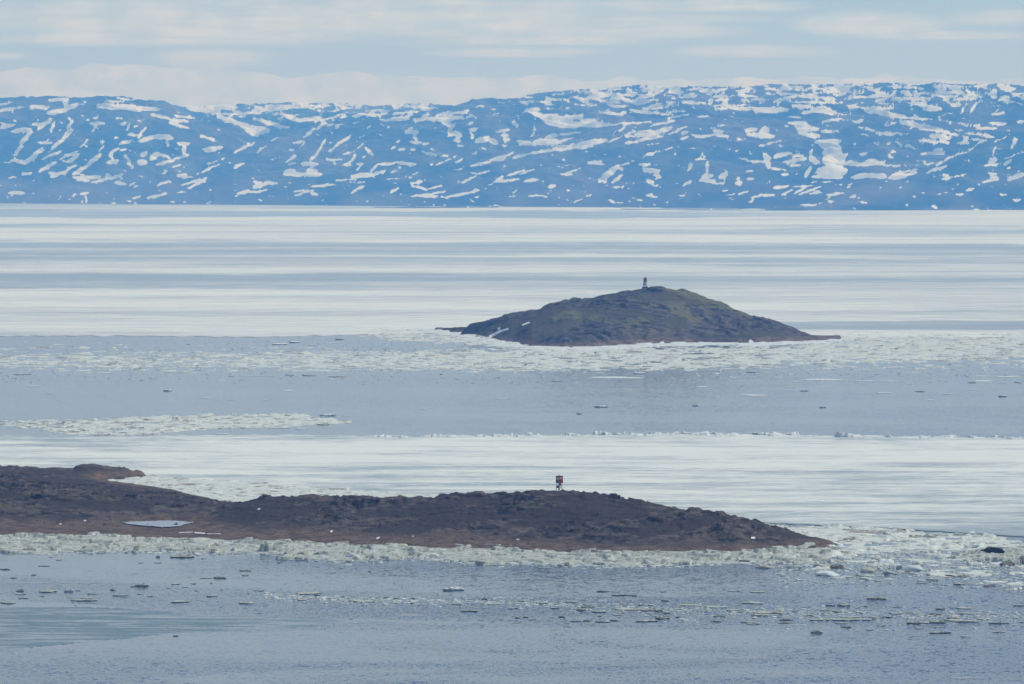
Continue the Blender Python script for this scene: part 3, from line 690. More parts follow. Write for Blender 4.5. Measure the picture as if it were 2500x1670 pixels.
near_snow = pts_snow([(437, 1300, 470, 1299, 0.7), (475, 1300, 500, 1302, 1.2), (505, 1303, 540, 1303, 0.6), (427, 1314, 468, 1314, 0.6), (205, 1271, 210, 1271, 1.2),
                      (920, 1314, 926, 1312, 1.8), (630, 1243, 634, 1242, 1.6), (1835, 1313, 1842, 1313, 2.2), (1262, 1317, 1268, 1317, 1.4),
                      (1007, 1309, 1010, 1309, 1.2), (808, 1298, 811, 1296, 2.0), (145, 1279, 150, 1279, 1.2), (525, 1318, 530, 1319, 1.4)])
near_island, NEAR_H = island_mesh('rocky_island', NEAR, -520, 2056, 3.0, 1452, 1862, 560, 0.78, M['near_rock'], 2.2, near_grass, near_snow)
tag(near_island, 'low dark brown rocky island with a square-panelled beacon on its crest', kind='structure')

_fs = curve('1066:807 1100:812 1170:822 1220:832 1300:846 1400:851 1500:845 1600:841 1700:838 1850:838 2000:834 2050:830')
_fc = curve('1066:806.5 1110:799 1150:791 1200:780 1250:768 1300:755 1350:742 1380:735 1440:732 1480:721 1530:709 1560:705 1600:702 1625:702 1660:709 1700:721 1750:741 1800:760 1830:772 1870:780 1920:800 1960:814 1980:821 2010:824 2050:829')
FAR = {}
for _u in (1066, 1085, 1110, 1150, 1200, 1250, 1300, 1350, 1380, 1440, 1480, 1530, 1575, 1610, 1660, 1700, 1750, 1800, 1835, 1870, 1920, 1960, 1985, 2010, 2050):
    yf = F * CAMH / (np.interp(_u, *_fs) - HOR)
    yc = np.interp(_u, [1066, 1200, 1350, 1600, 1800, 1950, 2050], [yf + 4, 3350, 3315, 3330, 3310, 3300, yf + 5])
    hc = CAMH - (np.interp(_u, *_fc) - HOR) * yc / F
    hc = max(hc, 1.6 if _u < 1120 else 0.8)
    m1 = 0.42 + 0.08 * math.sin(_u / 60.0)
    FAR[_u] = [(yf - 14, -2), (yf, 0.1), (yf + (yc - yf) * .10, hc * .24), (yf + (yc - yf) * .32, hc * m1), (yf + (yc - yf) * .65, hc * .80), (yc, hc), (yc + 40, hc * .7), (yc + 95, 0), (yc + 110, -2)]
FAR[1050] = FAR[2066] = [(3000, -2), (3400, -2)]


def far_grass(U, v, X, Y, h):
    return fbm(X / 45, Y / 50, 4, 0.5, 33) * 0.5 + 0.36 * sstep(h, 6, 16) + 0.08


far_snow = pts_snow([(1165, 819, 1225, 834, 2.2), (1225, 836, 1290, 847, 1.4), (1196, 822, 1222, 808, 3.2), (1222, 808, 1240, 803, 2.2), (1276, 793, 1292, 787, 2.0), (1216, 803, 1220, 801, 2.0),
                     (1614, 838, 1618, 837, 4.0), (1832, 833, 1836, 836, 4.0), (1715, 777, 1718, 776, 1.3)])
far_island, FAR_H = island_mesh('rocky_island', FAR, 1046, 2070, 2.0, 3090, 3490, 330, 1.1, M['far_rock'], 3.0, far_grass, far_snow, 2.2)
tag(far_island, 'steep domed rocky island with olive turf and a tall red and white beacon', kind='structure')


def ground(H, u, y):
    us, ys, h = H
    return float(h[int(np.clip(np.searchsorted(ys, y), 0, len(ys) - 1)), int(np.clip(np.searchsorted(us, u), 0, len(us) - 1))])


# ---- flat sea ice
def sheet(name, top, bottom, u0, u1, nu, nv, z, mat, wet_fn, rag, rag_len=30.0):
    u = np.linspace(u0, u1, nu)
    x0 = u * 0
    vt = np.interp(u, *top) + fbm(u / rag_len, x0, 5, 0.6, 70) * rag
    vb = np.interp(u, *bottom) + fbm(u / rag_len, x0 + 9, 5, 0.6, 71) * rag
    s = np.concatenate([[0], np.linspace(0, 1, nv), [1]])
    U, S = np.meshgrid(u, s)
    V = vt[None, :] * (1 - S) + vb[None, :] * S
    Y = F * CAMH / (V - HOR)
    X = (U - UC) / F * Y
    Z = np.full_like(X, z)
    Z[0], Z[-1] = -0.3, -0.3
    verts = np.stack([X, Y, Z], -1).reshape(-1, 3)
    return link(name, verts, grid_faces(len(s), nu), mat, attrs={'wet': wet_fn(U, V)})


FAR_WET = {
 0: '497:.45 503:.6 508:.45 515:.75 530:.75 532:.1 545:.1 548:.8 552:.7 556:.15 570:.0 586:.0 590:.6 600:.78 607:.35 612:.75 625:.82 640:.75 648:.3 660:.1 667:.3 672:.95 690:1.0 703:.95 707:.15 720:.2 770:.22 785:.35 795:.35 800:.2 808:.35 818:.4 822:.6',
 1250: '505:.5 507:.05 514:.05 516:.85 530:.85 532:.05 552:.1 558:.35 564:.55 572:.4 577:.05 588:.05 593:.6 610:.85 620:.5 625:.05 631:.55 645:.65 650:.2 660:.1 667:.5 680:.8 695:.65 704:.4 712:.2 740:.2 760:.15 790:.15 820:.1',
 2500: '513:.2 520:.1 548:.1 552:.6 556:.2 561:.75 570:.5 577:.1 588:0 593:.0 596:.75 610:.85 622:.75 628:.3 634:.6 645:.55 655:.15 672:.3 682:.65 700:.5 714:.2 740:.3 770:.2 785:.3 787:.95 803:.95 806:.15 815:.1 822:.2',
}


def far_wet(U, V):
    c = {k: np.interp(V + fbm(U / 420, V / 26, 4, 0.5, 80) * 4.5, *curve(t)) for k, t in FAR_WET.items()}
    t = np.clip(U / 2500, 0, 1) * 2
    w_ = np.where(t < 1, c[0] * (1 - t) + c[1250] * t, c[1250] * (2 - t) + c[2500] * (t - 1))
    r = sstep(U, 1800, 1960)
    pool = sstep(V, 783, 788) * sstep(V, 807, 803)
    w_ = np.where(pool * (U > 1250) > 0, w_ * (1 - pool) + pool * (0.2 + 0.75 * r), w_)
    return w_ + 0.06


far_ice = sheet('sea_ice', curve('-3500:485 0:495 1250:503 2500:511 6000:525'),
                curve('-3500:822 0:821 300:820 620:824 800:819 900:817 1000:815 1070:814 1130:826 1200:836 2000:836 2100:826 2500:824 6000:830'),
                -3500, 6000, 760, 170, 0.12, M['far_ice'], far_wet, 2.2, 45)
tag(far_ice, 'broad white sea ice banded with grey-blue melt water below the hills', kind='structure')


def near_wet(U, V):
    wv = np.interp(V, *curve('1060:.30 1072:.35 1082:.12 1110:.10 1130:.18 1150:.3 1180:.38 1220:.35 1250:.4 1290:.5'))
    left = sstep(U, 700, 100) * sstep(V, 1068, 1078) * sstep(V, 1160, 1120)
    lip = sstep(V - np.interp(U, *curve('1800:1276 2500:1311')), -9, -2) * 0.4
    return wv + 0.22 * left + lip + fbm(U / 330, V / 22, 3, 0.5, 84) * 0.22


near_ice = sheet('sea_ice', curve('-2500:1066 0:1064 200:1066 400:1064 700:1062 1000:1067 1300:1064 1700:1061 1900:1063 2200:1068 2500:1071 5000:1080'),
                 curve('-2500:1260 0:1262 1000:1268 1700:1272 1850:1277 2100:1287 2500:1311 3200:1350 5000:1380'),
                 -2500, 5000, 700, 90, 0.14, M['near_ice'], near_wet, 1.6, 40)
tag(near_ice, 'pale finely streaked sea ice behind the low dark island', kind='structure')

thin = sheet('thin_ice', curve('-900:1470 0:1480 200:1481 330:1487 480:1500 640:1508 760:1506 860:1517 885:1521'),
             curve('-900:1700 0:1586 120:1577 300:1560 440:1543 560:1541 700:1533 800:1526 885:1523'),
             -900, 885, 420, 60, 0.006, M['thin_ice'], lambda U, V: 0.46 + fbm(U / 200, V / 12, 3, 0.5, 90) * 0.3 - 0.10 * sstep(U, 300, 850), 3.0, 14)
tag(thin, 'sheet of thin teal ice with pale streaks in the near water', 'ice sheet')

# ---- packed ice: broken plates and blocks jammed together
def rubble(name, u0, u1, v0, v1, du, dy, cell, asp, hlo, hhi, dens, mat, k, base=0.0, rise=None, power=2.0, cellmod=None):
    """a field of jammed plates: every cell is one plate with its own height, tilt and dirt"""
    ya, yb = F * CAMH / (v1 - HOR), F * CAMH / (v0 - HOR)
    u, y = np.arange(u0, u1, du), np.arange(ya, yb, dy)
    U, Y = np.meshgrid(u, y)
    X = (U - UC) / F * Y
    wx = fbm(X / (cell * 3), Y / (cell * 3), 3, 0.5, k) * 0.75
    wy = fbm(X / (cell * 3), Y / (cell * 3), 3, 0.5, k + 5) * 0.75
    f1, f2, cx, cy_, px, py = voro(X / cell + wx, Y / (cell * asp) + wy, k)
    B = 2.3                                                        # here and there a plate several times the size
    g1, g2, ex, ey, gx, gy = voro((X / cell + wx) / B, (Y / (cell * asp) + wy) / B, k + 50)
    big = hsh(ex, ey, k + 51) > 0.58
    f1, f2 = np.where(big, g1 * 1.2, f1), np.where(big, g2 * 1.2 + (g2 - g1), f2)
    cx, cy_ = np.where(big, ex + 900, cx), np.where(big, ey + 900, cy_)
    px, py = np.where(big, gx * B, px), np.where(big, gy * B, py)
    qy = (py - wy) * cell * asp
    qx = (px - wx) * cell
    qu, qv = UC + F * qx / np.maximum(qy, 1), HOR + F * CAMH / np.maximum(qy, 1)
    here = hsh(cx, cy_, k + 3) < dens(qu, qv)
    rnd = hsh(cx, cy_, k + 11)
    hh = hlo + (hhi - hlo) * rnd ** power
    tilt = ((hsh(cx, cy_, k + 13) - 0.5) * (X / cell + wx - px) + (hsh(cx, cy_, k + 17) - 0.65) * (Y / (cell * asp) + wy - py)) * hh * 1.5
    rim = sstep(f2 - f1, 0.0, 0.12)
    dome = 1.0 - 0.12 * np.clip(f1, 0, 1) ** 2
    z = base + (hh * dome + tilt) * rim + 0.10 * hhi * fbm(X / 0.9, Y / 1.2, 2, 0.5, k + 2)
    if rise is not None:
        z = z + rise(U, HOR + F * CAMH / Y) * (0.35 + 0.65 * rim)
    z = np.where(here, z, -0.35)
    z = np.maximum(z, -0.35)
    verts = np.stack([X, Y, z], -1).reshape(-1, 3)
    f = grid_faces(len(y), len(u), z > -0.05)
    dirt = np.where(hsh(cx, cy_, k + 19) > 0.86, 0.55, hsh(cx, cy_, k + 23) * 0.25 - 0.1)
    verts, f, at = compact(verts, f, {'dirt': dirt})
    return link(name, verts, f, mat, attrs=at)


def between(top, bottom, soft=4.0, full=1.0):
    t, b = curve(top), curve(bottom)

    def fn(u, v):
        j = fbm(u / 23, v / 9, 3, 0.5, 97) * soft
        return full * sstep(v + j - np.interp(u, *t), -soft, soft) * sstep(np.interp(u, *b) - v - j, -soft, soft)
    return fn


SHORE_TOP = '-600:1306 0:1312 250:1311 480:1324 700:1324 900:1334 1150:1342 1400:1350 1600:1347 1800:1342 1950:1340 2030:1340'
SHORE_LOW = '-600:1346 0:1347 130:1350 300:1345 500:1350 640:1349 720:1364 880:1369 1000:1361 1150:1374 1300:1377 1500:1383 1650:1380 1800:1372 1900:1375 2030:1372'
_st, _sl = curve(SHORE_TOP), curve(SHORE_LOW)


def shore_rise(U, V):
    return 0.45 * sstep((np.interp(U, *_sl) - V) / np.maximum(np.interp(U, *_sl) - np.interp(U, *_st), 1), 0.15, 0.6)


belt = rubble('shore_ice', -600, 2030, 1300, 1386, 2.6, 0.52, 3.2, 1.2, 0.08, 0.95, between(SHORE_TOP, SHORE_LOW, 3.0), M['ice'], 3, rise=shore_rise)
tag(belt, 'jammed belt of grey-green stranded ice along the near shore of the low dark island', 'shore ice')

FIELD_TOP = '1820:1268 1880:1279 1960:1289 2080:1284 2250:1299 2350:1304 2440:1312 2500:1322 2800:1340'
FIELD_LOW = '1820:1360 1960:1376 2000:1396 2100:1410 2200:1408 2300:1418 2400:1432 2500:1445 2800:1470'


def field_dens(u, v):
    d = between(FIELD_TOP, FIELD_LOW, 5.0)(u, v)
    thin_ = sstep(v - np.interp(u, *curve('1900:1370 2100:1350 2250:1345 2500:1350')), -6, 10) * 0.62
    lead = sstep(fbm(u / 160, v / 9, 3, 0.5, 44), 0.18, 0.42) * sstep(u, 2080, 2200) * 0.8
    return d * np.clip(0.97 - thin_ - lead, 0, 1)


field = rubble('pack_ice', 1815, 2760, 1262, 1474, 2.6, 0.62, 3.0, 1.3, 0.04, 0.45, field_dens, M['brash'], 7, power=3.0,
               rise=lambda U, V: 0.55 * sstep(fbm(U / 90, V / 20, 3, 0.5, 61), 0.25, 0.6) * sstep(V, 1400, 1370))
tag(field, 'broken pale pack ice spreading past the tip of the low dark island', kind='stuff')

cove = rubble('pack_ice', 262, 1100, 1152, 1244, 2.6, 0.9, 2.4, 1.6, 0.04, 0.42,
              between('262:1166 290:1160 400:1164 600:1178 800:1190 1000:1208 1080:1217', '262:1250 1100:1250', 3.0), M['brash'], 12, base=0.15, power=3.0)
tag(cove, 'broken white ice filling the cove behind the low dark island', kind='stuff')

BELT_TOP = '-700:872 0:868 300:866 500:863 700:859 900:860 1100:856 1300:850 1500:852 1900:846 1960:832 2050:818 2200:814 2500:812 3300:806'
BELT_LOW = '-700:900 0:898 300:897 600:899 900:900 1200:904 1500:903 1700:900 1900:892 2100:884 2300:880 2500:870 3300:860'


def belt_dens(u, v):
    d = between(BELT_TOP, BELT_LOW, 6.0)(u, v)
    fringe = between('0:846 1200:846', '0:870 1200:862', 6.0)(u, v) * sstep(u, 1150, 900) * 0.10
    left = between('850:806 1000:803 1100:816 1200:830 1320:848', '850:822 960:830 1100:838 1200:848 1320:862', 4.0)(u, v) * sstep(u, 850, 960) * 0.75
    below = between('0:890 2500:868', '0:912 1250:912 2500:900', 5.0)(u, v) * 0.10
    return np.clip(np.maximum.reduce([d * (0.60 + 0.34 * sstep(u, 400, 1300)) * (1 - 0.55 * sstep(fbm(u / 70, v / 8, 3, 0.5, 26), 0.12, 0.4)), fringe, left, below]), 0, 0.98)


mid = rubble('pack_ice', -300, 2800, 800, 914, 3.0, 1.6, 2.8, 1.9, 0.04, 0.50, belt_dens, M['brash'], 21, power=4.0)
tag(mid, 'long drifting belt of broken white ice in front of the domed island', kind='stuff')

raft_dens = between('-320:1030 0:1027 150:1026 300:1022 350:1017 500:1014 700:1010 760:1014 800:1022 852:1028',
                      '-320:1034 0:1036 100:1050 200:1063 400:1060 480:1048 560:1046 700:1042 780:1035 852:1031', 2.5)
raft = rubble('ice_raft', -320, 860, 1004, 1070, 2.4, 0.7, 2.6, 1.7, 0.06, 0.42,
              lambda u, v: raft_dens(u, v) * (0.97 - 0.45 * sstep(u, 260, 60) - 0.35 * sstep(fbm(u / 45, v / 7, 3, 0.5, 15), 0.15, 0.4)), M['brash'], 31)
tag(raft, 'long white raft of packed ice lying in the open water beyond the low island', 'ice raft')

lip = rubble('ice_edge', 880, 2700, 1052, 1076, 2.6, 0.8, 2.6, 1.4, 0.1, 0.9,
             lambda u, v: between('880:1064 1000:1065 1300:1062 1700:1059 1900:1061 2200:1066 2500:1069 2700:1071',
                                  '880:1066 1000:1069 1300:1066 1700:1063 1900:1066 2200:1070 2500:1073 2700:1075', 1.5)(u, v) * (0.25 + 0.75 * sstep(fbm(u / 60, u * 0, 3, 0.5, 9), -0.1, 0.3)), M['ice_clean'], 37)
tag(lip, 'low white ridge of blocks along the far edge of the streaked ice', 'ice ridge')

# ledge of shore-fast ice round the domed island
foot_t = '1030:803 1066:806 1100:811 1170:820 1220:830 1300:844 1400:849 1500:843 1600:839 1700:836 1850:836 2000:832 2050:828'
foot_b = '1030:808 1066:813 1100:822 1170:838 1220:847 1300:855 1400:858 1500:853 1600:846 1700:845 1850:845 2000:840 2050:833'
foot = rubble('shore_ice', 1020, 2060, 800, 866, 2.0, 0.9, 7.0, 1.2, 0.15, 0.5, between(foot_t, foot_b, 1.5), M['ice_clean'], 41,
              rise=lambda U, V: 0.35 * sstep(np.interp(U, *curve(foot_b)) - V, 2, 6), power=1.0)
tag(foot, 'white ledge of shore ice along the foot of the domed island', 'shore ice')

# ---- single rocks, blocks and floes
def lump_mesh(name, seed, cuts, rough, flat=0.35, sub=3):
    """a weathered lump: a ball cut by random planes, then roughened; stands on z = 0"""
    r = np.random.default_rng(seed)
    bm = bmesh.new()
    bmesh.ops.create_icosphere(bm, subdivisions=sub, radius=1.0)
    v = np.array([p.co[:] for p in bm.verts])
    for _ in range(cuts):
        n = r.normal(size=3)
        n[2] = abs(n[2]) * 0.9
        n /= np.linalg.norm(n)
        d = v @ n - r.uniform(0.45, 0.85)
        v -= np.clip(d, 0, None)[:, None] * n * 0.92
    o = r.uniform(0, 50)
    n1 = fbm(v[:, 0] * 1.4 + o + v[:, 2], v[:, 1] * 1.4 - v[:, 2] * 0.7 + o, 4, 0.55, seed % 40)
    v *= (1 + rough * n1)[:, None]
    v[:, 2] = np.where(v[:, 2] < -flat, -flat, v[:, 2]) + flat * 0.55
    me = bpy.data.meshes.new(name)
    me.from_pydata(v.tolist(), [], [[p.index for p in f.verts] for f in bm.faces])
    bm.free()
    me.polygons.foreach_set('use_smooth', np.ones(len(me.polygons), dtype=bool))
    return me


def put(name, me, mat, loc, rz, scale, label=None, cat=None, group=None):
    if not me.materials:
        me.materials.append(mat)
    o = bpy.data.objects.new(name, me)
    col.objects.link(o)
    if me.materials[0] is not mat:
        o.material_slots[0].link = 'OBJECT'
        o.material_slots[0].material = mat
    o.location, o.rotation_euler, o.scale = loc, (0, 0, rz), scale
    if label:
        tag(o, label, cat, group)
    return o


BLOCKS = [lump_mesh('ice_block', 100 + i, 5 + i % 4, 0.16) for i in range(10)]
ROCKS = [lump_mesh('boulder', 200 + i, 9, 0.14, 0.4, 2) for i in range(8)]


def floe_mesh(seed, w_, d_, h_, rough):
    """a flat plate with a ragged outline, undercut at the waterline"""
    r = np.random.default_rng(seed)
    n = 18
    a = np.linspace(0, 2 * np.pi, n, endpoint=False)
    rad = 1 + 0.20 * np.sin(2 * a + r.uniform(0, 6)) + 0.12 * np.sin(3 * a + r.uniform(0, 6)) + r.uniform(-0.14, 0.14, n)
    rings = [(0.93, -0.12, 0), (0.88, 0.02, 0), (1.0, 0.55 * h_, 0.1), (0.93, h_, 0.2), (0.62, h_ * 1.08, 0.5), (0.3, h_ * 1.12, 0.6)]
    vs, fs = [], []
    lean = r.uniform(-0.15, 0.15, 2)
    for k, z, jit in rings:
        for i in range(n):
            x, y = rad[i] * k * math.cos(a[i]) * w_ / 2, rad[i] * k * math.sin(a[i]) * d_ / 2
            zz = z + (rough * h_ * jit * r.uniform(-0.9, 1.6) + (lean[0] * x / w_ + lean[1] * y / d_) * h_ if z > 0.03 else 0)
            vs.append((x, y, max(zz, 0.03) if z > 0.03 else zz))
    for j in range(len(rings) - 1):
        for i in range(n):
            fs.append((j * n + i, j * n + (i + 1) % n, (j + 1) * n + (i + 1) % n, (j + 1) * n + i))
    fs.append(tuple(range((len(rings) - 1) * n, len(rings) * n)))
    me = bpy.data.meshes.new('ice_floe')
    me.from_pydata(vs, [], fs)
    return me


ORD = ['', '1st', '2nd', '3rd']


def nth(i):
    return ORD[i] if i < 4 else (str(i) + 'th' if i % 10 not in (1, 2, 3) or 10 < i % 100 < 14 else str(i) + {1: 'st', 2: 'nd', 3: 'rd'}[i % 10])


# each line: zoom origin and scale, then x, y, width and look of every floe
#   f flat, t thick, d dark, r rough, b brown, s skin of thin ice, w white, h humped
FLOES = [
 (0, 1300, .3833, "280,215,65,f 215,272,30,d 85,290,40,f 165,323,330,s 495,323,270,s 125,375,45,r 125,394,70,f 300,378,135,t 435,377,50,h 498,373,28,d 595,393,60,f 720,368,40,r 845,346,35,d 910,342,80,r 890,393,35,f 765,405,85,t 530,436,150,t 555,421,90,f 150,420,55,f 50,452,100,t 955,408,35,f 1145,444,130,t 1345,408,80,t 1570,453,105,t 1230,327,45,f 1345,326,20,d 1250,373,25,f 1075,356,30,f 1410,368,15,d 1580,390,12,d 1565,245,65,t 1560,274,45,f 1310,292,70,f 1400,292,75,r 1955,390,180,f 2020,400,40,r 1920,433,60,f 1650,372,60,f 1120,330,60,f 1300,168,50,f 1165,160,140,r 1005,158,25,r 805,131,25,d 645,131,60,f 895,195,30,f 1005,194,50,f 325,158,20,f 375,177,40,f 1775,197,15,d 1240,530,150,s 1360,490,50,s 2235,552,25,f 1935,653,70,s 1118,661,30,d 160,137,60,f 480,465,14,f 265,408,30,f 1180,350,40,f 30,237,60,t"),
 (800, 1300, .3833, "85,228,30,f 265,250,15,d 380,242,50,f 800,368,140,h 1390,231,80,f 1030,330,60,s 210,440,170,f 95,410,20,d 540,453,30,d 545,422,20,d 380,415,40,f 300,430,60,f 440,420,40,f 720,424,40,f 900,425,60,f 1000,428,35,r 1070,432,30,f 1240,437,60,f 930,455,40,f 820,460,60,f 1160,436,30,f 1305,424,30,f 905,503,100,t 1175,486,70,t 525,529,210,s 755,535,60,s 1210,546,35,d 1262,542,34,d 1300,556,50,f 1490,540,45,d 1450,486,55,d 1040,458,140,f 1375,453,65,t 1520,443,100,f 1670,474,95,f 1755,379,75,d 1840,379,50,f 1860,404,90,d 1942,404,70,d 2135,380,30,f 2150,436,50,t 2030,465,90,t 1620,498,60,r 1730,507,100,t 1910,492,180,f 2060,501,130,r 2150,516,70,d 2270,466,80,f 1580,569,65,d 1650,566,65,d 1755,571,110,t 1820,563,65,d 1840,526,70,f 1730,535,25,d 1865,544,25,d 2030,568,120,t 2130,551,110,r 2230,541,30,d 1905,840,75,s 1660,461,70,f 1890,512,40,f 2230,490,60,f"),
 (1600, 1270, .3833, "500,452,75,f 655,460,100,f 1415,504,120,b 620,531,125,f 1120,546,60,d 1205,546,80,b 1525,553,65,f 1325,549,50,f 1820,568,60,b 1965,563,110,f 2325,546,70,t 205,544,120,f 380,556,170,f 405,615,80,d 700,593,180,f 668,610,95,t 785,597,90,b 895,586,40,d 985,611,40,d 385,649,60,d 590,651,80,f 617,661,85,f 830,638,105,d 830,663,80,d 870,669,280,s 1040,638,130,t 1150,631,60,f 1245,638,220,t 1255,621,110,f 1390,621,70,f 1470,621,60,d 1185,658,80,f 1215,682,75,d 1440,674,60,f 1365,699,45,f 1030,718,75,b 1540,596,110,f 1720,608,70,f 1790,601,80,d 1665,659,120,b 1800,655,120,b 1900,629,80,b 1905,641,140,f 1997,649,140,t 2090,633,70,f 2185,658,110,t 1680,691,60,f 1800,684,50,f 1780,720,80,t 1847,720,70,d 2190,714,75,f 1975,743,60,f 2335,650,25,f 2335,674,25,f 1910,938,90,s 570,881,290,s 1990,1008,220,s 860,985,60,s 1080,575,60,f 1150,583,90,f 1300,590,70,f 1620,590,60,f 2000,597,120,f 2150,598,60,f 500,575,80,f 300,580,90,f 560,587,60,f 1700,401,70,f 1790,406,40,f 1940,409,90,t 1765,381,75,t 2260,440,70,f"),
 (0, 780, .5324, "225,341,35,w 150,307,60,w 265,372,20,w 375,304,25,w 770,328,45,h 945,360,50,w 1055,372,35,w 1220,369,30,w 1315,327,65,w 1480,388,25,w 1940,411,35,w 2305,367,60,w 1545,263,85,t 1530,275,70,w 1420,258,60,t 1330,256,40,t 1160,249,30,w 1185,262,150,s 800,243,60,w 650,250,30,w 285,257,50,w 100,253,70,t 480,246,70,w 1280,115,80,h 1255,101,60,w 1350,106,60,h 1555,92,40,h 1520,109,70,w 1530,120,35,w 1130,109,15,w 1170,103,20,w 1030,100,30,w 1080,104,25,w 990,105,15,w 945,105,20,w 1770,109,40,w 1870,104,40,w 1990,98,50,w 2160,132,40,w 2270,141,35,w 1500,442,70,h 1590,443,35,w 1480,483,60,t 1385,501,75,w 1275,498,90,w 1545,467,60,w 1310,441,20,h 1020,526,70,w 1865,268,20,w 1910,264,20,w 1965,251,30,w 2095,246,20,w 1990,272,15,w 1690,79,50,w"),
 (1250, 780, .5324, "65,268,40,w 25,301,15,w 210,284,55,t 285,258,30,w 405,247,60,w 480,269,210,w 585,249,75,h 795,238,90,s 930,246,35,w 1015,244,35,w 1095,244,40,d 1020,267,60,w 1105,266,40,w 1160,271,45,w 1220,268,40,w 875,309,70,w 530,321,50,w 645,328,30,w 980,327,30,w 1055,306,15,d 1270,311,60,w 1340,329,35,d 1440,309,75,w 1310,288,50,w 1430,278,190,w 1620,283,90,w 1730,281,90,w 1110,349,120,w 1705,338,85,w 1870,332,40,d 1870,354,35,w 1915,369,60,w 2005,343,45,w 2115,324,45,w 2250,354,35,h 2110,291,40,d 2165,284,110,w 2255,293,35,w 2325,290,45,t 2155,261,80,w 2280,263,130,w 2320,231,50,w 2240,197,70,w 2190,219,15,d 1835,244,80,w 1910,244,60,w 1730,223,50,w 1570,221,40,w 1580,258,40,w 410,402,60,h 650,409,25,w 705,412,25,w 840,396,25,h 310,433,25,h 290,344,20,w 200,314,20,w 1425,403,30,h 2150,545,40,w 1130,525,50,h 800,522,60,w"),
]
LOOK = {'f': ('flat grey-white', .16, .3, 'ice'), 't': ('thick pale', .23, .5, 'ice'), 'd': ('dark muddy', .15, .8, 'ice_dark'),
        'r': ('rough lumpy', .30, 1.5, 'ice_silty'), 'b': ('brown silty', .30, .9, 'ice_silty'), 's': ('long thin', .03, .2, 'ice_skin'),
        'w': ('flat white', .12, .6, 'ice_clean'), 'h': ('humped white', .42, 1.1, 'ice_clean')}


def lane(u, v):
    """which piece of water a floe drifts in: words for labels"""
    if v > 1530:
        return 'in open water below the drift line'
    if v > 1425:
        return 'in the near drift line' if u > 780 else 'above the thin teal ice'
    if v > 1300:
        return 'in calm water off the low island' if u < 1950 else 'at the near rim of the pack ice'
    if v > 1000:
        return 'near the white ice raft' if u < 880 else 'on the far edge of the streaked ice'
    if v > 925:
        return 'in open water below the domed island'
    if v > 880:
        return 'close under the long ice belt'
    return 'beyond the long ice belt'


floes = []
for ox, oy, k, txt in FLOES:
    for it in txt.split():
        x, y, w_, t_ = it.split(',')
        floes.append((ox + float(x) * k, oy + float(y) * k, float(w_) * k, t_))
floes.sort()
seen = {}
for i, (u, v, wpx, t_) in enumerate(floes):
    word, hgt, rough, mname = LOOK[t_]
    x, y = sea(u, v)
    w_ = wpx * y / F
    far = v < 1100
    asp = 0.75 if t_ != 's' else min(0.6, 4.0 / w_)
    d_ = max(w_ * random.uniform(0.7, 1.1) * asp * (1.15 if not far else 1.5), 0.8)
    h_ = hgt * min(1.0, 0.55 + w_ / 8.0)
    size = 'tiny' if wpx < 9 else 'small' if wpx < 18 else 'mid-sized' if wpx < 36 else 'large'
    where = lane(u, v)
    key = (size, word, where)
    me = floe_mesh(1000 + i, w_, d_, h_, rough)
    me.polygons.foreach_set('use_smooth', np.zeros(len(me.polygons), dtype=bool))
    o = put('ice_floe', me, M[mname], (x, y + d_ * 0.25, 0), 0.0, (1, 1, 1))
    seen.setdefault(key, []).append(o)
for (size, word, where), obs in seen.items():
    for j, o in enumerate(obs):                                     # sorted from the left of the picture
        head = '%s %s ice floe' % (size, word)
        if size == 'tiny':
            lab = 'one of the tiny %s ice floes %s' % (word, where)
        elif len(obs) == 1:
            lab = '%s %s' % (head, where)
        else:
            lab = '%s %s, %s from left' % (head, where, nth(j + 1))
        tag(o, lab, 'ice floe', 'ice floes ' + where)

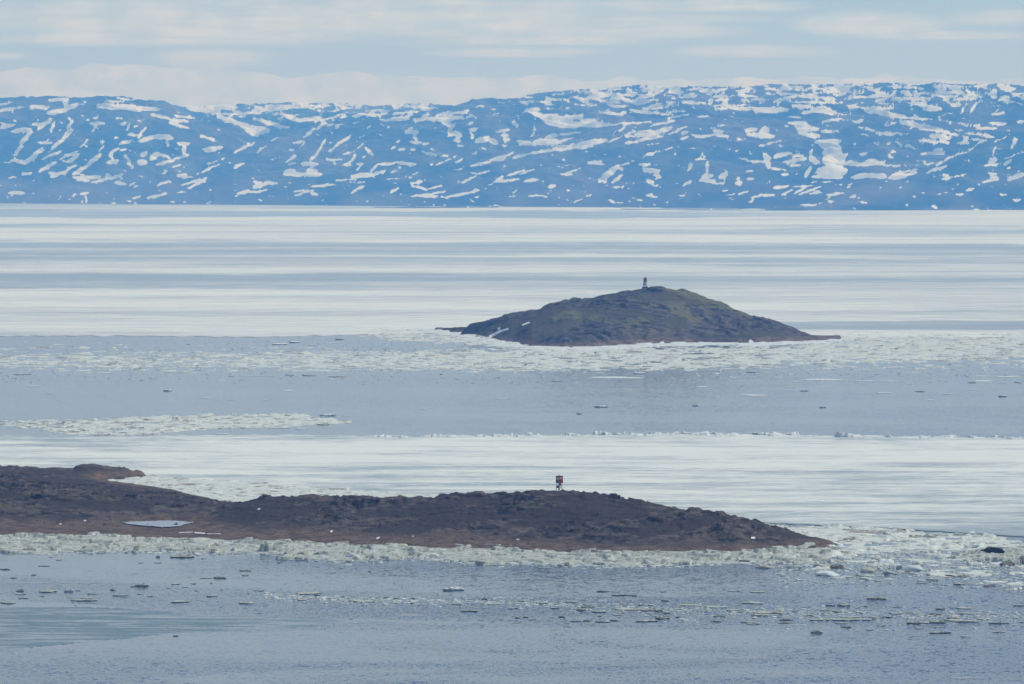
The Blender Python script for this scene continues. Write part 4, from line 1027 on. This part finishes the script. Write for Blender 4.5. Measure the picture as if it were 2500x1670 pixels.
# ice blocks: u, v of the foot, width px, height m, look
BLK = [(1868, 1387, 44, .9, 'ice_silty', 'low broad silty'), (1935, 1388, 48, .9, 'ice', 'pale wedge-shaped'), (2008, 1387, 52, 1.4, 'ice_silty', 'tall brown-stained'),
       (2047, 1388, 36, 1.5, 'ice_dark', 'dark-faced'), (2024, 1405, 82, 1.3, 'ice_clean', 'broad clean bluish'), (2102, 1406, 34, .8, 'ice', 'small grey'),
       (2110, 1416, 38, .6, 'ice', 'low green-tinged'), (2123, 1396, 44, 1.1, 'ice_silty', 'jagged grey'), (2170, 1402, 38, 1.1, 'ice', 'jagged pale'),
       (2168, 1378, 46, 1.6, 'ice_clean', 'smooth rounded'), (2225, 1394, 62, 1.7, 'ice_clean', 'big smooth sloping'), (2198, 1390, 26, 1.2, 'ice', 'narrow tilted'),
       (2138, 1366, 38, 1.1, 'ice', 'angular white'), (2068, 1364, 42, .9, 'ice_clean', 'wedge-shaped white'), (2267, 1406, 10, .5, 'ice_dark', 'little black'),
       (2416, 1402, 34, .8, 'ice', 'grey'), (2317, 1407, 36, .5, 'ice_dark', 'low dark'), (2348, 1408, 34, .6, 'ice_silty', 'low brownish'),
       (2458, 1380, 34, 1.3, 'ice_dark', 'dark-fronted wedge'), (2440, 1378, 44, .7, 'ice_clean', 'long low white'), (2420, 1432, 38, .4, 'ice_dark', 'flat muddy'),
       (2056, 1340, 34, 1.0, 'ice_clean', 'bluish'), (2046, 1332, 32, .9, 'ice_clean', 'clean blue-white'), (2292, 1310, 46, 1.0, 'ice', 'long rounded'),
       (2340, 1308, 40, 1.0, 'ice', 'rounded'), (2270, 1312, 30, 1.2, 'ice', 'domed'), (2380, 1307, 24, .7, 'ice', 'tilted'),
       (2125, 1378, 32, .9, 'ice_silty', 'rough heaped'), (2242, 1378, 30, .9, 'ice', 'pale heaped'),
       # along the shore of the low island
       (14, 1328, 36, 1.1, 'ice_clean', 'smooth white'), (48, 1328, 30, .8, 'ice_clean', 'low white'), (83, 1327, 30, 1.0, 'ice_silty', 'grey rounded'), (12, 1342, 36, .9, 'ice', 'grey-fronted'),
       (58, 1346, 20, 1.2, 'ice_silty', 'dark-shadowed'), (76, 1345, 26, 1.2, 'ice_silty', 'rounded grey'), (108, 1345, 24, 1.3, 'ice', 'tall pale'), (120, 1329, 34, .9, 'ice', 'green-tinged'), (158, 1331, 24, .9, 'ice_clean', 'pointed white'),
       (186, 1326, 22, .7, 'ice', 'small pale'), (240, 1340, 34, .9, 'ice', 'broad grey'), (335, 1340, 32, 1.2, 'ice_silty', 'square-fronted'), (352, 1334, 40, 1.1, 'ice', 'long grey'), (428, 1345, 40, .9, 'ice', 'heaped grey'),
       (520, 1349, 30, 1.3, 'ice_dark', 'shadowed dark'), (560, 1332, 36, 1.1, 'ice_clean', 'pale blue'), (640, 1336, 30, 1.0, 'ice_clean', 'white'), (735, 1358, 46, 1.7, 'ice_silty', 'big rounded grey'), (782, 1357, 46, 1.6, 'ice', 'big rounded pale'),
       (745, 1336, 50, 1.4, 'ice_silty', 'domed brownish'), (785, 1362, 26, 1.0, 'ice_clean', 'bright small'), (860, 1362, 36, 1.6, 'ice_clean', 'clean dome-shaped'), (852, 1372, 30, .6, 'ice_silty', 'low brown'), (876, 1372, 26, .7, 'ice', 'low tilted'),
       (838, 1346, 30, 1.2, 'ice_silty', 'mottled'), (905, 1348, 40, 1.2, 'ice', 'mottled grey'), (955, 1352, 44, 1.3, 'ice', 'broad pale'), (1000, 1350, 30, 1.1, 'ice_clean', 'white'), (1035, 1354, 36, 1.2, 'ice_silty', 'stained'),
       (1085, 1348, 44, 1.0, 'ice_clean', 'flat-topped white'), (1106, 1353, 32, 1.9, 'ice_silty', 'muddy brown'), (1180, 1358, 48, 1.5, 'ice', 'big grey'), (1060, 1360, 30, .9, 'ice_clean', 'bright low'), (1290, 1366, 50, 1.2, 'ice', 'grey-green'), (1345, 1362, 40, 1.1, 'ice_clean', 'smooth pale'),
       (1395, 1368, 34, 1.0, 'ice', 'small green-tinged'), (1480, 1362, 50, 1.4, 'ice', 'broad green-grey'), (1505, 1374, 36, .9, 'ice_silty', 'streaked'), (1600, 1358, 50, 1.2, 'ice_silty', 'rusty stained'), (1640, 1366, 38, 1.3, 'ice_clean', 'clean grey-blue'), (1690, 1352, 44, 1.1, 'ice_silty', 'stained brown'),
       (1740, 1354, 56, 1.5, 'ice_silty', 'long muddy'), (1765, 1343, 40, 1.1, 'ice', 'pale heaped'), (1805, 1343, 44, 1.1, 'ice', 'pinkish pale'), (1900, 1341, 60, 1.3, 'ice_silty', 'pinkish long'), (1950, 1340, 56, 1.5, 'ice', 'pale humped'), (1990, 1338, 50, 1.4, 'ice', 'pale rounded'), (1975, 1352, 30, .9, 'ice_clean', 'white low'), (1820, 1372, 32, .6, 'ice_dark', 'dark low')]
names = {}
for i, (u, v, wpx, h_, mn, word) in enumerate(BLK):
    x, y = sea(u, v)
    w_ = wpx * y / F
    d_ = w_ * random.uniform(0.7, 1.1)
    where = ('in the pack ice past the tip of the low island' if v > 1300 and u > 2030 or u > 1850 and v > 1360 else
             'on the shore below the beacon of the low island' if 1150 < u < 1480 else
             'on the shore near the left frame edge' if u < 260 else
             'on the shore below the small pond' if u < 600 else
             'on the shore below the saddle of the low island' if u <= 1150 else 'on the shore below the tapering end of the low island')
    names.setdefault((word, where), []).append(put('ice_block', BLOCKS[i % 10], M[mn], (x, y + d_ * 0.3, -0.02), random.uniform(0, 6.28), (w_ / 2 * 1.05, d_ / 2 * 1.05, h_ * 0.82)))
for (word, where), obs in names.items():
    for j, o in enumerate(obs):
        tag(o, '%s ice block %s%s' % (word, where, '' if len(obs) == 1 else ', %s from left' % nth(j + 1)), 'ice block', 'ice blocks ' + where)

# chips between the blocks: nobody could count them
def chips(name, n, area, smin, smax, mat, k, base=0.0):
    r = np.random.default_rng(k)
    verts, faces = [], []
    b = np.array([(-1, -1, -.4), (1, -1, -.4), (1, 1, -.4), (-1, 1, -.4), (-.8, -.8, .7), (.8, -.9, .5), (.7, .8, .8), (-.9, .8, .6)])
    q = np.array([(0, 1, 5, 4), (1, 2, 6, 5), (2, 3, 7, 6), (3, 0, 4, 7), (4, 5, 6, 7)])
    for _ in range(n):
        u, v = area(r)
        x, y = sea(u, v)
        s = smin + (smax - smin) * r.random() ** 2.5
        a = r.uniform(0, 6.28)
        p = b * (1 + r.uniform(-.3, .3, b.shape)) * np.array([s * r.uniform(.7, 1.6), s, s * r.uniform(.12, .35)]) / 2
        x2, y2 = p[:, 0] * math.cos(a) - p[:, 1] * math.sin(a), p[:, 0] * math.sin(a) + p[:, 1] * math.cos(a)
        faces.append(q + 8 * len(verts))
        verts.append(np.stack([x2 + x, y2 + y, p[:, 2] + base], 1))
    verts = np.concatenate(verts)
    return link(name, verts, np.concatenate(faces), mat, attrs={'dirt': np.repeat(r.uniform(-.1, .45, n) ** 1, 8)}, smooth=False)


def shore_area(r):
    u = r.uniform(-100, 2030)
    return u, np.interp(u, *_sl) + r.normal(0, 2.5) + abs(r.normal(0, 3)) * (r.random() < .3) - 1


tag(chips('brash_ice', 2600, shore_area, .25, 1.5, M['brash'], 51), 'small ice chips floating along the shore of the low dark island', kind='stuff')
tag(chips('brash_ice', 3600, lambda r: (r.uniform(1900, 2560), 1345 + r.random() ** 1.4 * 100 * (0.45 + 0.55 * r.random())), .25, 1.3, M['brash'], 52), 'small ice chips scattered at the near rim of the pack ice', kind='stuff')


def drift_area(r):
    u = r.uniform(640, 2560)
    return u, np.interp(u, *curve('640:1455 900:1466 1200:1468 1600:1488 1900:1497 2200:1504 2560:1506')) + r.normal(0, 6 + 6 * (u > 1400)) * r.choice([.5, 1, 1.3])


tag(chips('brash_ice', 3200, drift_area, .2, 1.1, M['brash'], 53), 'small ice chips strung out in the drift line of the near water', kind='stuff')
tag(chips('brash_ice', 1500, lambda r: (r.uniform(-60, 2560), r.choice([905, 915, 925]) + r.normal(0, 9) + 0), .3, 1.8, M['brash'], 54), 'small ice chips scattered under the long ice belt', kind='stuff')
tag(chips('brash_ice', 700, lambda r: (r.uniform(-60, 1200), r.normal(850, 10)), .3, 1.8, M['brash'], 55), 'small ice chips scattered beyond the long ice belt', kind='stuff')

tag(chips('brash_ice', 1500, lambda r: (r.uniform(-60, 2560), 925 + 140 * r.random() ** 0.8), .25, .6, M['ice_clean'], 56), 'sparse white specks added as sun glints over the open water below the domed island', kind='stuff')  # pale chips added in place of sun sparkle on the ripples

# ---- boulders
def boulder(u, y, wpx, h_, label, group, i, mat='boulder', H=None):
    H = H or NEAR_H
    w_ = wpx * y / F
    z = ground(H, u, y)
    return put('boulder', ROCKS[i % 8], M[mat], ((u - UC) / F * y, y, z - 0.08), random.uniform(0, 6.28), (w_ / 2 * 1.1, w_ / 2, h_), label, 'boulder', group)


def yof(v, z):
    return F * (CAMH - z) / (v - HOR)


for i, (u, v, wpx, h_, lab) in enumerate([(362, 1281, 13, .55, 'rounded dark boulder standing in the small pond'), (374, 1283, 9, .4, 'smaller dark boulder touching its neighbour in the small pond'),
                                          (429, 1282, 11, .7, 'square grey boulder at the far end of the small pond'), (410, 1286, 8, .35, 'low pointed boulder on the near bank of the small pond'),
                                          (383, 1286, 14, .2, 'flat dark rock slab on the near bank of the small pond')]):
    boulder(u, yof(v, 0.95), wpx, h_, lab, 'boulders by the pond', i)
r2 = random.Random(8)
nb = 0
while nb < 80:
    u, y = r2.uniform(-20, 2000), r2.uniform(1470, 1640)
    z = ground(NEAR_H, u, y)
    if z < 0.8 or (300 < u < 475 and z < 1.3):
        continue
    s = r2.uniform(7, 15) * (1.2 if r2.random() < .2 else 1)
    if z > 2.4:
        lab, grp = 'one of the dark boulders lying on the rocky upper slope of the low island', 'boulders on the upper slope'
    else:
        lab, grp = 'one of the dark boulders strewn over the brown gravel beach', 'boulders on the gravel beach'
    boulder(u, y, s, s * 0.035 * r2.uniform(.8, 1.5), lab, grp, nb)
    nb += 1

# dark skerry among the pack ice, its skirt of stained ice
def skerry():
    me = lump_mesh('skerry', 77, 12, 0.34, 0.3, 4)
    x, y = sea(2425, 1354)
    put('skerry', me, M['near_rock'], (x, y, 0.7), 0.3, (4.6, 5.5, 1.5), 'small black rock rising from the pack ice off the island tip', 'rock')
    sk = rubble('stranded_ice', 2300, 2620, 1332, 1376, 2.2, 0.5, 2.0, 1.2, 0.1, 0.7,
                between('2300:1362 2340:1352 2380:1346 2430:1342 2620:1338', '2300:1364 2340:1366 2400:1370 2500:1374 2620:1374', 2.0), M['ice'], 91,
                rise=lambda U, V: 0.5 * sstep(U, 2340, 2420))
    tag(sk, 'stained pale ice heaped round the small black rock', 'stranded ice')


skerry()

# pond and melt puddle on the low island
def pool(name, pts, z, label):
    v = []
    for u, vv in pts:
        y = yof(vv, z)
        v.append(((u - UC) / F * y, y, z))
    o = link(name, v, [list(range(len(v)))[::-1]], M['pond'])
    tag(o, label, kind='structure')


_m, _t, _o = new_mat('pond_water')
_t.t.links.new(bsdf(_t, (0.33, 0.39, 0.43), 0.35, 0.3, ripple_normal(_t, pos(_t), 0.2, 2.0)), _o.inputs[0])  # pale grey-blue base colour with faint ripples
M['pond'] = _m
def ragged(pts, k):
    out = []
    r = random.Random(k)
    for (a, b), (c, d) in zip(pts, pts[1:] + pts[:1]):
        n = max(2, int(abs(c - a) / 4))
        out += [(a + (c - a) * i / n + r.uniform(-1.5, 1.5), b + (d - b) * i / n + r.uniform(-.6, .6)) for i in range(n)]
    return out


pool('pond', ragged([(298, 1275), (330, 1273), (372, 1272), (400, 1271), (440, 1271), (484, 1271), (470, 1276), (452, 1280), (440, 1284), (415, 1286), (396, 1287), (372, 1284), (340, 1282), (312, 1279)], 4), 1.08, 'small pale pond on the flat behind the gravel beach')

# ------------------------------------------------------------------ beacons
def box(name, sx, sy, sz, loc, mat, parent, rot=(0, 0, 0), bevel=0.0):
    bm = bmesh.new()
    bmesh.ops.create_cube(bm, size=1.0)
    for p in bm.verts:
        p.co = (p.co.x * sx, p.co.y * sy, p.co.z * sz)
    if bevel:
        bmesh.ops.bevel(bm, geom=list(bm.edges), offset=bevel, segments=1, affect='EDGES')
    me = bpy.data.meshes.new(name)
    bm.to_mesh(me)
    bm.free()
    me.materials.append(mat)
    o = bpy.data.objects.new(name, me)
    col.objects.link(o)
    o.parent, o.location, o.rotation_euler = parent, loc, rot
    return o


def bar(name, a, b, r, mat, parent, seg=8):
    from mathutils import Vector
    a, b = Vector(a), Vector(b)
    d = b - a
    bm = bmesh.new()
    bmesh.ops.create_cone(bm, cap_ends=True, segments=seg, radius1=r, radius2=r, depth=d.length)
    me = bpy.data.meshes.new(name)
    bm.to_mesh(me)
    bm.free()
    me.materials.append(mat)
    o = bpy.data.objects.new(name, me)
    col.objects.link(o)
    o.parent, o.location = parent, (a + b) / 2
    o.rotation_euler = d.to_track_quat('Z', 'Y').to_euler()
    return o


def drum(name, r1, r2, h, loc, mat, parent, seg=16):
    bm = bmesh.new()
    bmesh.ops.create_cone(bm, cap_ends=True, segments=seg, radius1=r1, radius2=r2, depth=h)
    me = bpy.data.meshes.new(name)
    bm.to_mesh(me)
    bm.free()
    me.materials.append(mat)
    o = bpy.data.objects.new(name, me)
    col.objects.link(o)
    o.parent, o.location = parent, loc
    return o


def crest(H, u):
    """the spot of a column that stands highest against the view"""
    us, ys, h = H
    j = int(np.searchsorted(us, u))
    i = int(np.argmin(np.where(h[:, j] > 3, (CAMH - h[:, j]) / ys, 9)))
    return u, float(ys[i]), float(h[i, j])


def near_beacon():
    u, y, z = crest(NEAR_H, 1365)
    z += 0.15
    root = empty('beacon', ((u - UC) / F * y, y, z - 0.1), math.radians(35))
    tag(root, 'square lattice beacon with red and dark slatted panels on the low dark island', 'beacon')
    c, top, low = 0.56, 3.75, 1.95
    for sx in (-1, 1):
        for sy in (-1, 1):
            bar('leg', (sx * c, sy * c, 0), (sx * c, sy * c, top), 0.055, M['steel'], root)
            drum('footing', 0.17, 0.14, 0.24, (sx * c, sy * c, 0.14), M['concrete'], root, 10)
    for sx, sy, dx, dy in ((-1, -1, 1, 0), (-1, -1, 0, 1), (1, 1, -1, 0), (1, 1, 0, -1)):
        a, b = (sx * c, sy * c), (sx * c + 2 * dx * c, sy * c + 2 * dy * c)
        bar('brace', (*a, 0.3), (*b, 1.15), 0.03, M['steel'], root)
        bar('brace', (*b, 0.3), (*a, 1.15), 0.03, M['steel'], root)
        bar('girt', (*a, 1.2), (*b, 1.2), 0.035, M['steel'], root)
        bar('girt', (*a, 1.88), (*b, 1.88), 0.035, M['steel'], root)
        bar('girt', (*a, top), (*b, top), 0.035, M['dark'], root)
    # slatted daymarks: red slats on one face, near-black slats on the left one
    for face, mat, gaps in (('right', 'red', (1, 2)), ('left', 'black', (1, 2, 3))):
        n = 7
        pitch = (top - low) / n
        for i in range(n):
            zc = low + (i + .5) * pitch
            hgt = pitch * (0.97 if (n - 1 - i) not in gaps else 0.72)
            if face == 'right':
                box('slat', 2 * c + 0.42, 0.05, hgt, (0.06, -c - 0.09, zc), M[mat], root)
            else:
                box('slat', 0.05, 2 * c + 0.10, hgt, (-c - 0.09, 0.02, zc), M[mat], root)
    box('deck', 2 * c + 0.3, 2 * c + 0.3, 0.06, (0, 0, top + 0.06), M['dark'], root)
    lan = drum('lantern', 0.13, 0.13, 0.22, (0, 0, top + 0.20), M['lens'], root, 12)
    drum('lantern_cap', 0.17, 0.05, 0.10, (0, 0, 0.16), M['dark'], lan, 12)
    box('rail', 2 * c + 0.7, 0.04, 0.04, (0, -c - 0.10, top + 0.03), M['dark'], root)
    bb = box('battery_box', 0.62, 0.45, 0.62, (-c - 0.05, -c + 0.28, 0.86), M['dark'], root, (0, 0, .2), 0.02)
    box('lid', 0.66, 0.49, 0.05, (0, 0, 0.335), M['steel'], bb)
    box('solar_panel', 0.78, 0.05, 0.75, (-0.02, -c + 0.18, 1.52), M['black'], root, (math.radians(-28), 0, math.radians(-10)))
    box('junction_box', 0.26, 0.2, 0.3, (0, 0, 0.3), M['dark'], root)


near_beacon()


def far_beacon():
    u, y, z = crest(FAR_H, 1575)
    root = empty('beacon', ((u - UC) / F * y, y, z - 0.1), math.radians(20))
    tag(root, 'tall slim beacon with red top and white lattice on the domed island', 'beacon')
    base = box('base', 3.1, 2.6, 0.95, (0, 0, 0.35), M['concrete'], root, bevel=0.25)
    c0, c1, top = 0.66, 0.60, 6.0

    def at(sx, sy, zz):
        k = c0 + (c1 - c0) * zz / top
        return sx * k, sy * k, zz
    for sx in (-1, 1):
        for sy in (-1, 1):
            bar('leg', at(sx, sy, 0.7), at(sx, sy, top - 0.2), 0.09, M['white'], root)
    for zz in (1.0, 2.0):
        for sx, sy, ex, ey in ((-1, -1, 1, -1), (1, -1, 1, 1), (1, 1, -1, 1), (-1, 1, -1, -1)):
            bar('brace', at(sx, sy, zz), at(ex, ey, zz + 1.0), 0.05, M['white'], root)
            bar('brace', at(ex, ey, zz), at(sx, sy, zz + 1.0), 0.05, M['white'], root)
    box('white_panel', 1.22, 1.22, 0.55, (0, 0, 3.05), M['white'], root)
    box('white_panel', 0.62, 1.18, 1.5, (0.3, 0, 2.0), M['white'], root)
    for i in range(6):
        for s in (-1, 1):
            box('slat', 1.5, 0.06, 0.35, (0, s * 0.72, 3.55 + i * 0.39), M['red'], root)
            box('slat', 0.06, 1.38, 0.35, (s * 0.72, 0, 3.55 + i * 0.39), M['red'], root)
    drum('lantern', 0.26, 0.26, 0.5, (0, 0, 6.05), M['lens'], root, 12)
    box('deck', 1.5, 1.5, 0.07, (0, 0, 5.75), M['dark'], root)
    rail = box('rail', 1.55, 0.05, 0.05, (0, -0.75, 6.6), M['dark'], root)
    for sx in (-1, 1):
        bar('rail_post', (sx * 0.72, -0.75, 5.8), (sx * 0.72, -0.75, 6.6), 0.03, M['steel'], root)
    box('solar_panel', 1.0, 0.08, 1.0, (-0.95, -0.55, 2.15), M['black'], root, (math.radians(-30), 0, math.radians(-25)))


far_beacon()

# ------------------------------------------------------------------ the air
def haze():
    m, t, out = new_mat('haze')
    v = t.node('ShaderNodeVolumePrincipled')
    v.inputs['Color'].default_value = (0.13, 0.41, 1.0, 1.0)
    v.inputs['Absorption Color'].default_value = (1, 1, 1, 1)
    v.inputs['Density'].default_value = 9.5e-5
    v.inputs['Anisotropy'].default_value = 0.0
    t.t.links.new(v.outputs[0], out.inputs['Volume'])
    x, y0, y1, z0, z1 = 24000, -5000, 28000, -6, 560
    vs = [(a, b, c) for c in (z0, z1) for a, b in ((-x, y0), (x, y0), (x, y1), (-x, y1))]
    o = link('haze', vs, [(3, 2, 1, 0), (4, 5, 6, 7), (0, 1, 5, 4), (1, 2, 6, 5), (2, 3, 7, 6), (3, 0, 4, 7)], m, smooth=False)
    tag(o, kind='stuff')


haze()
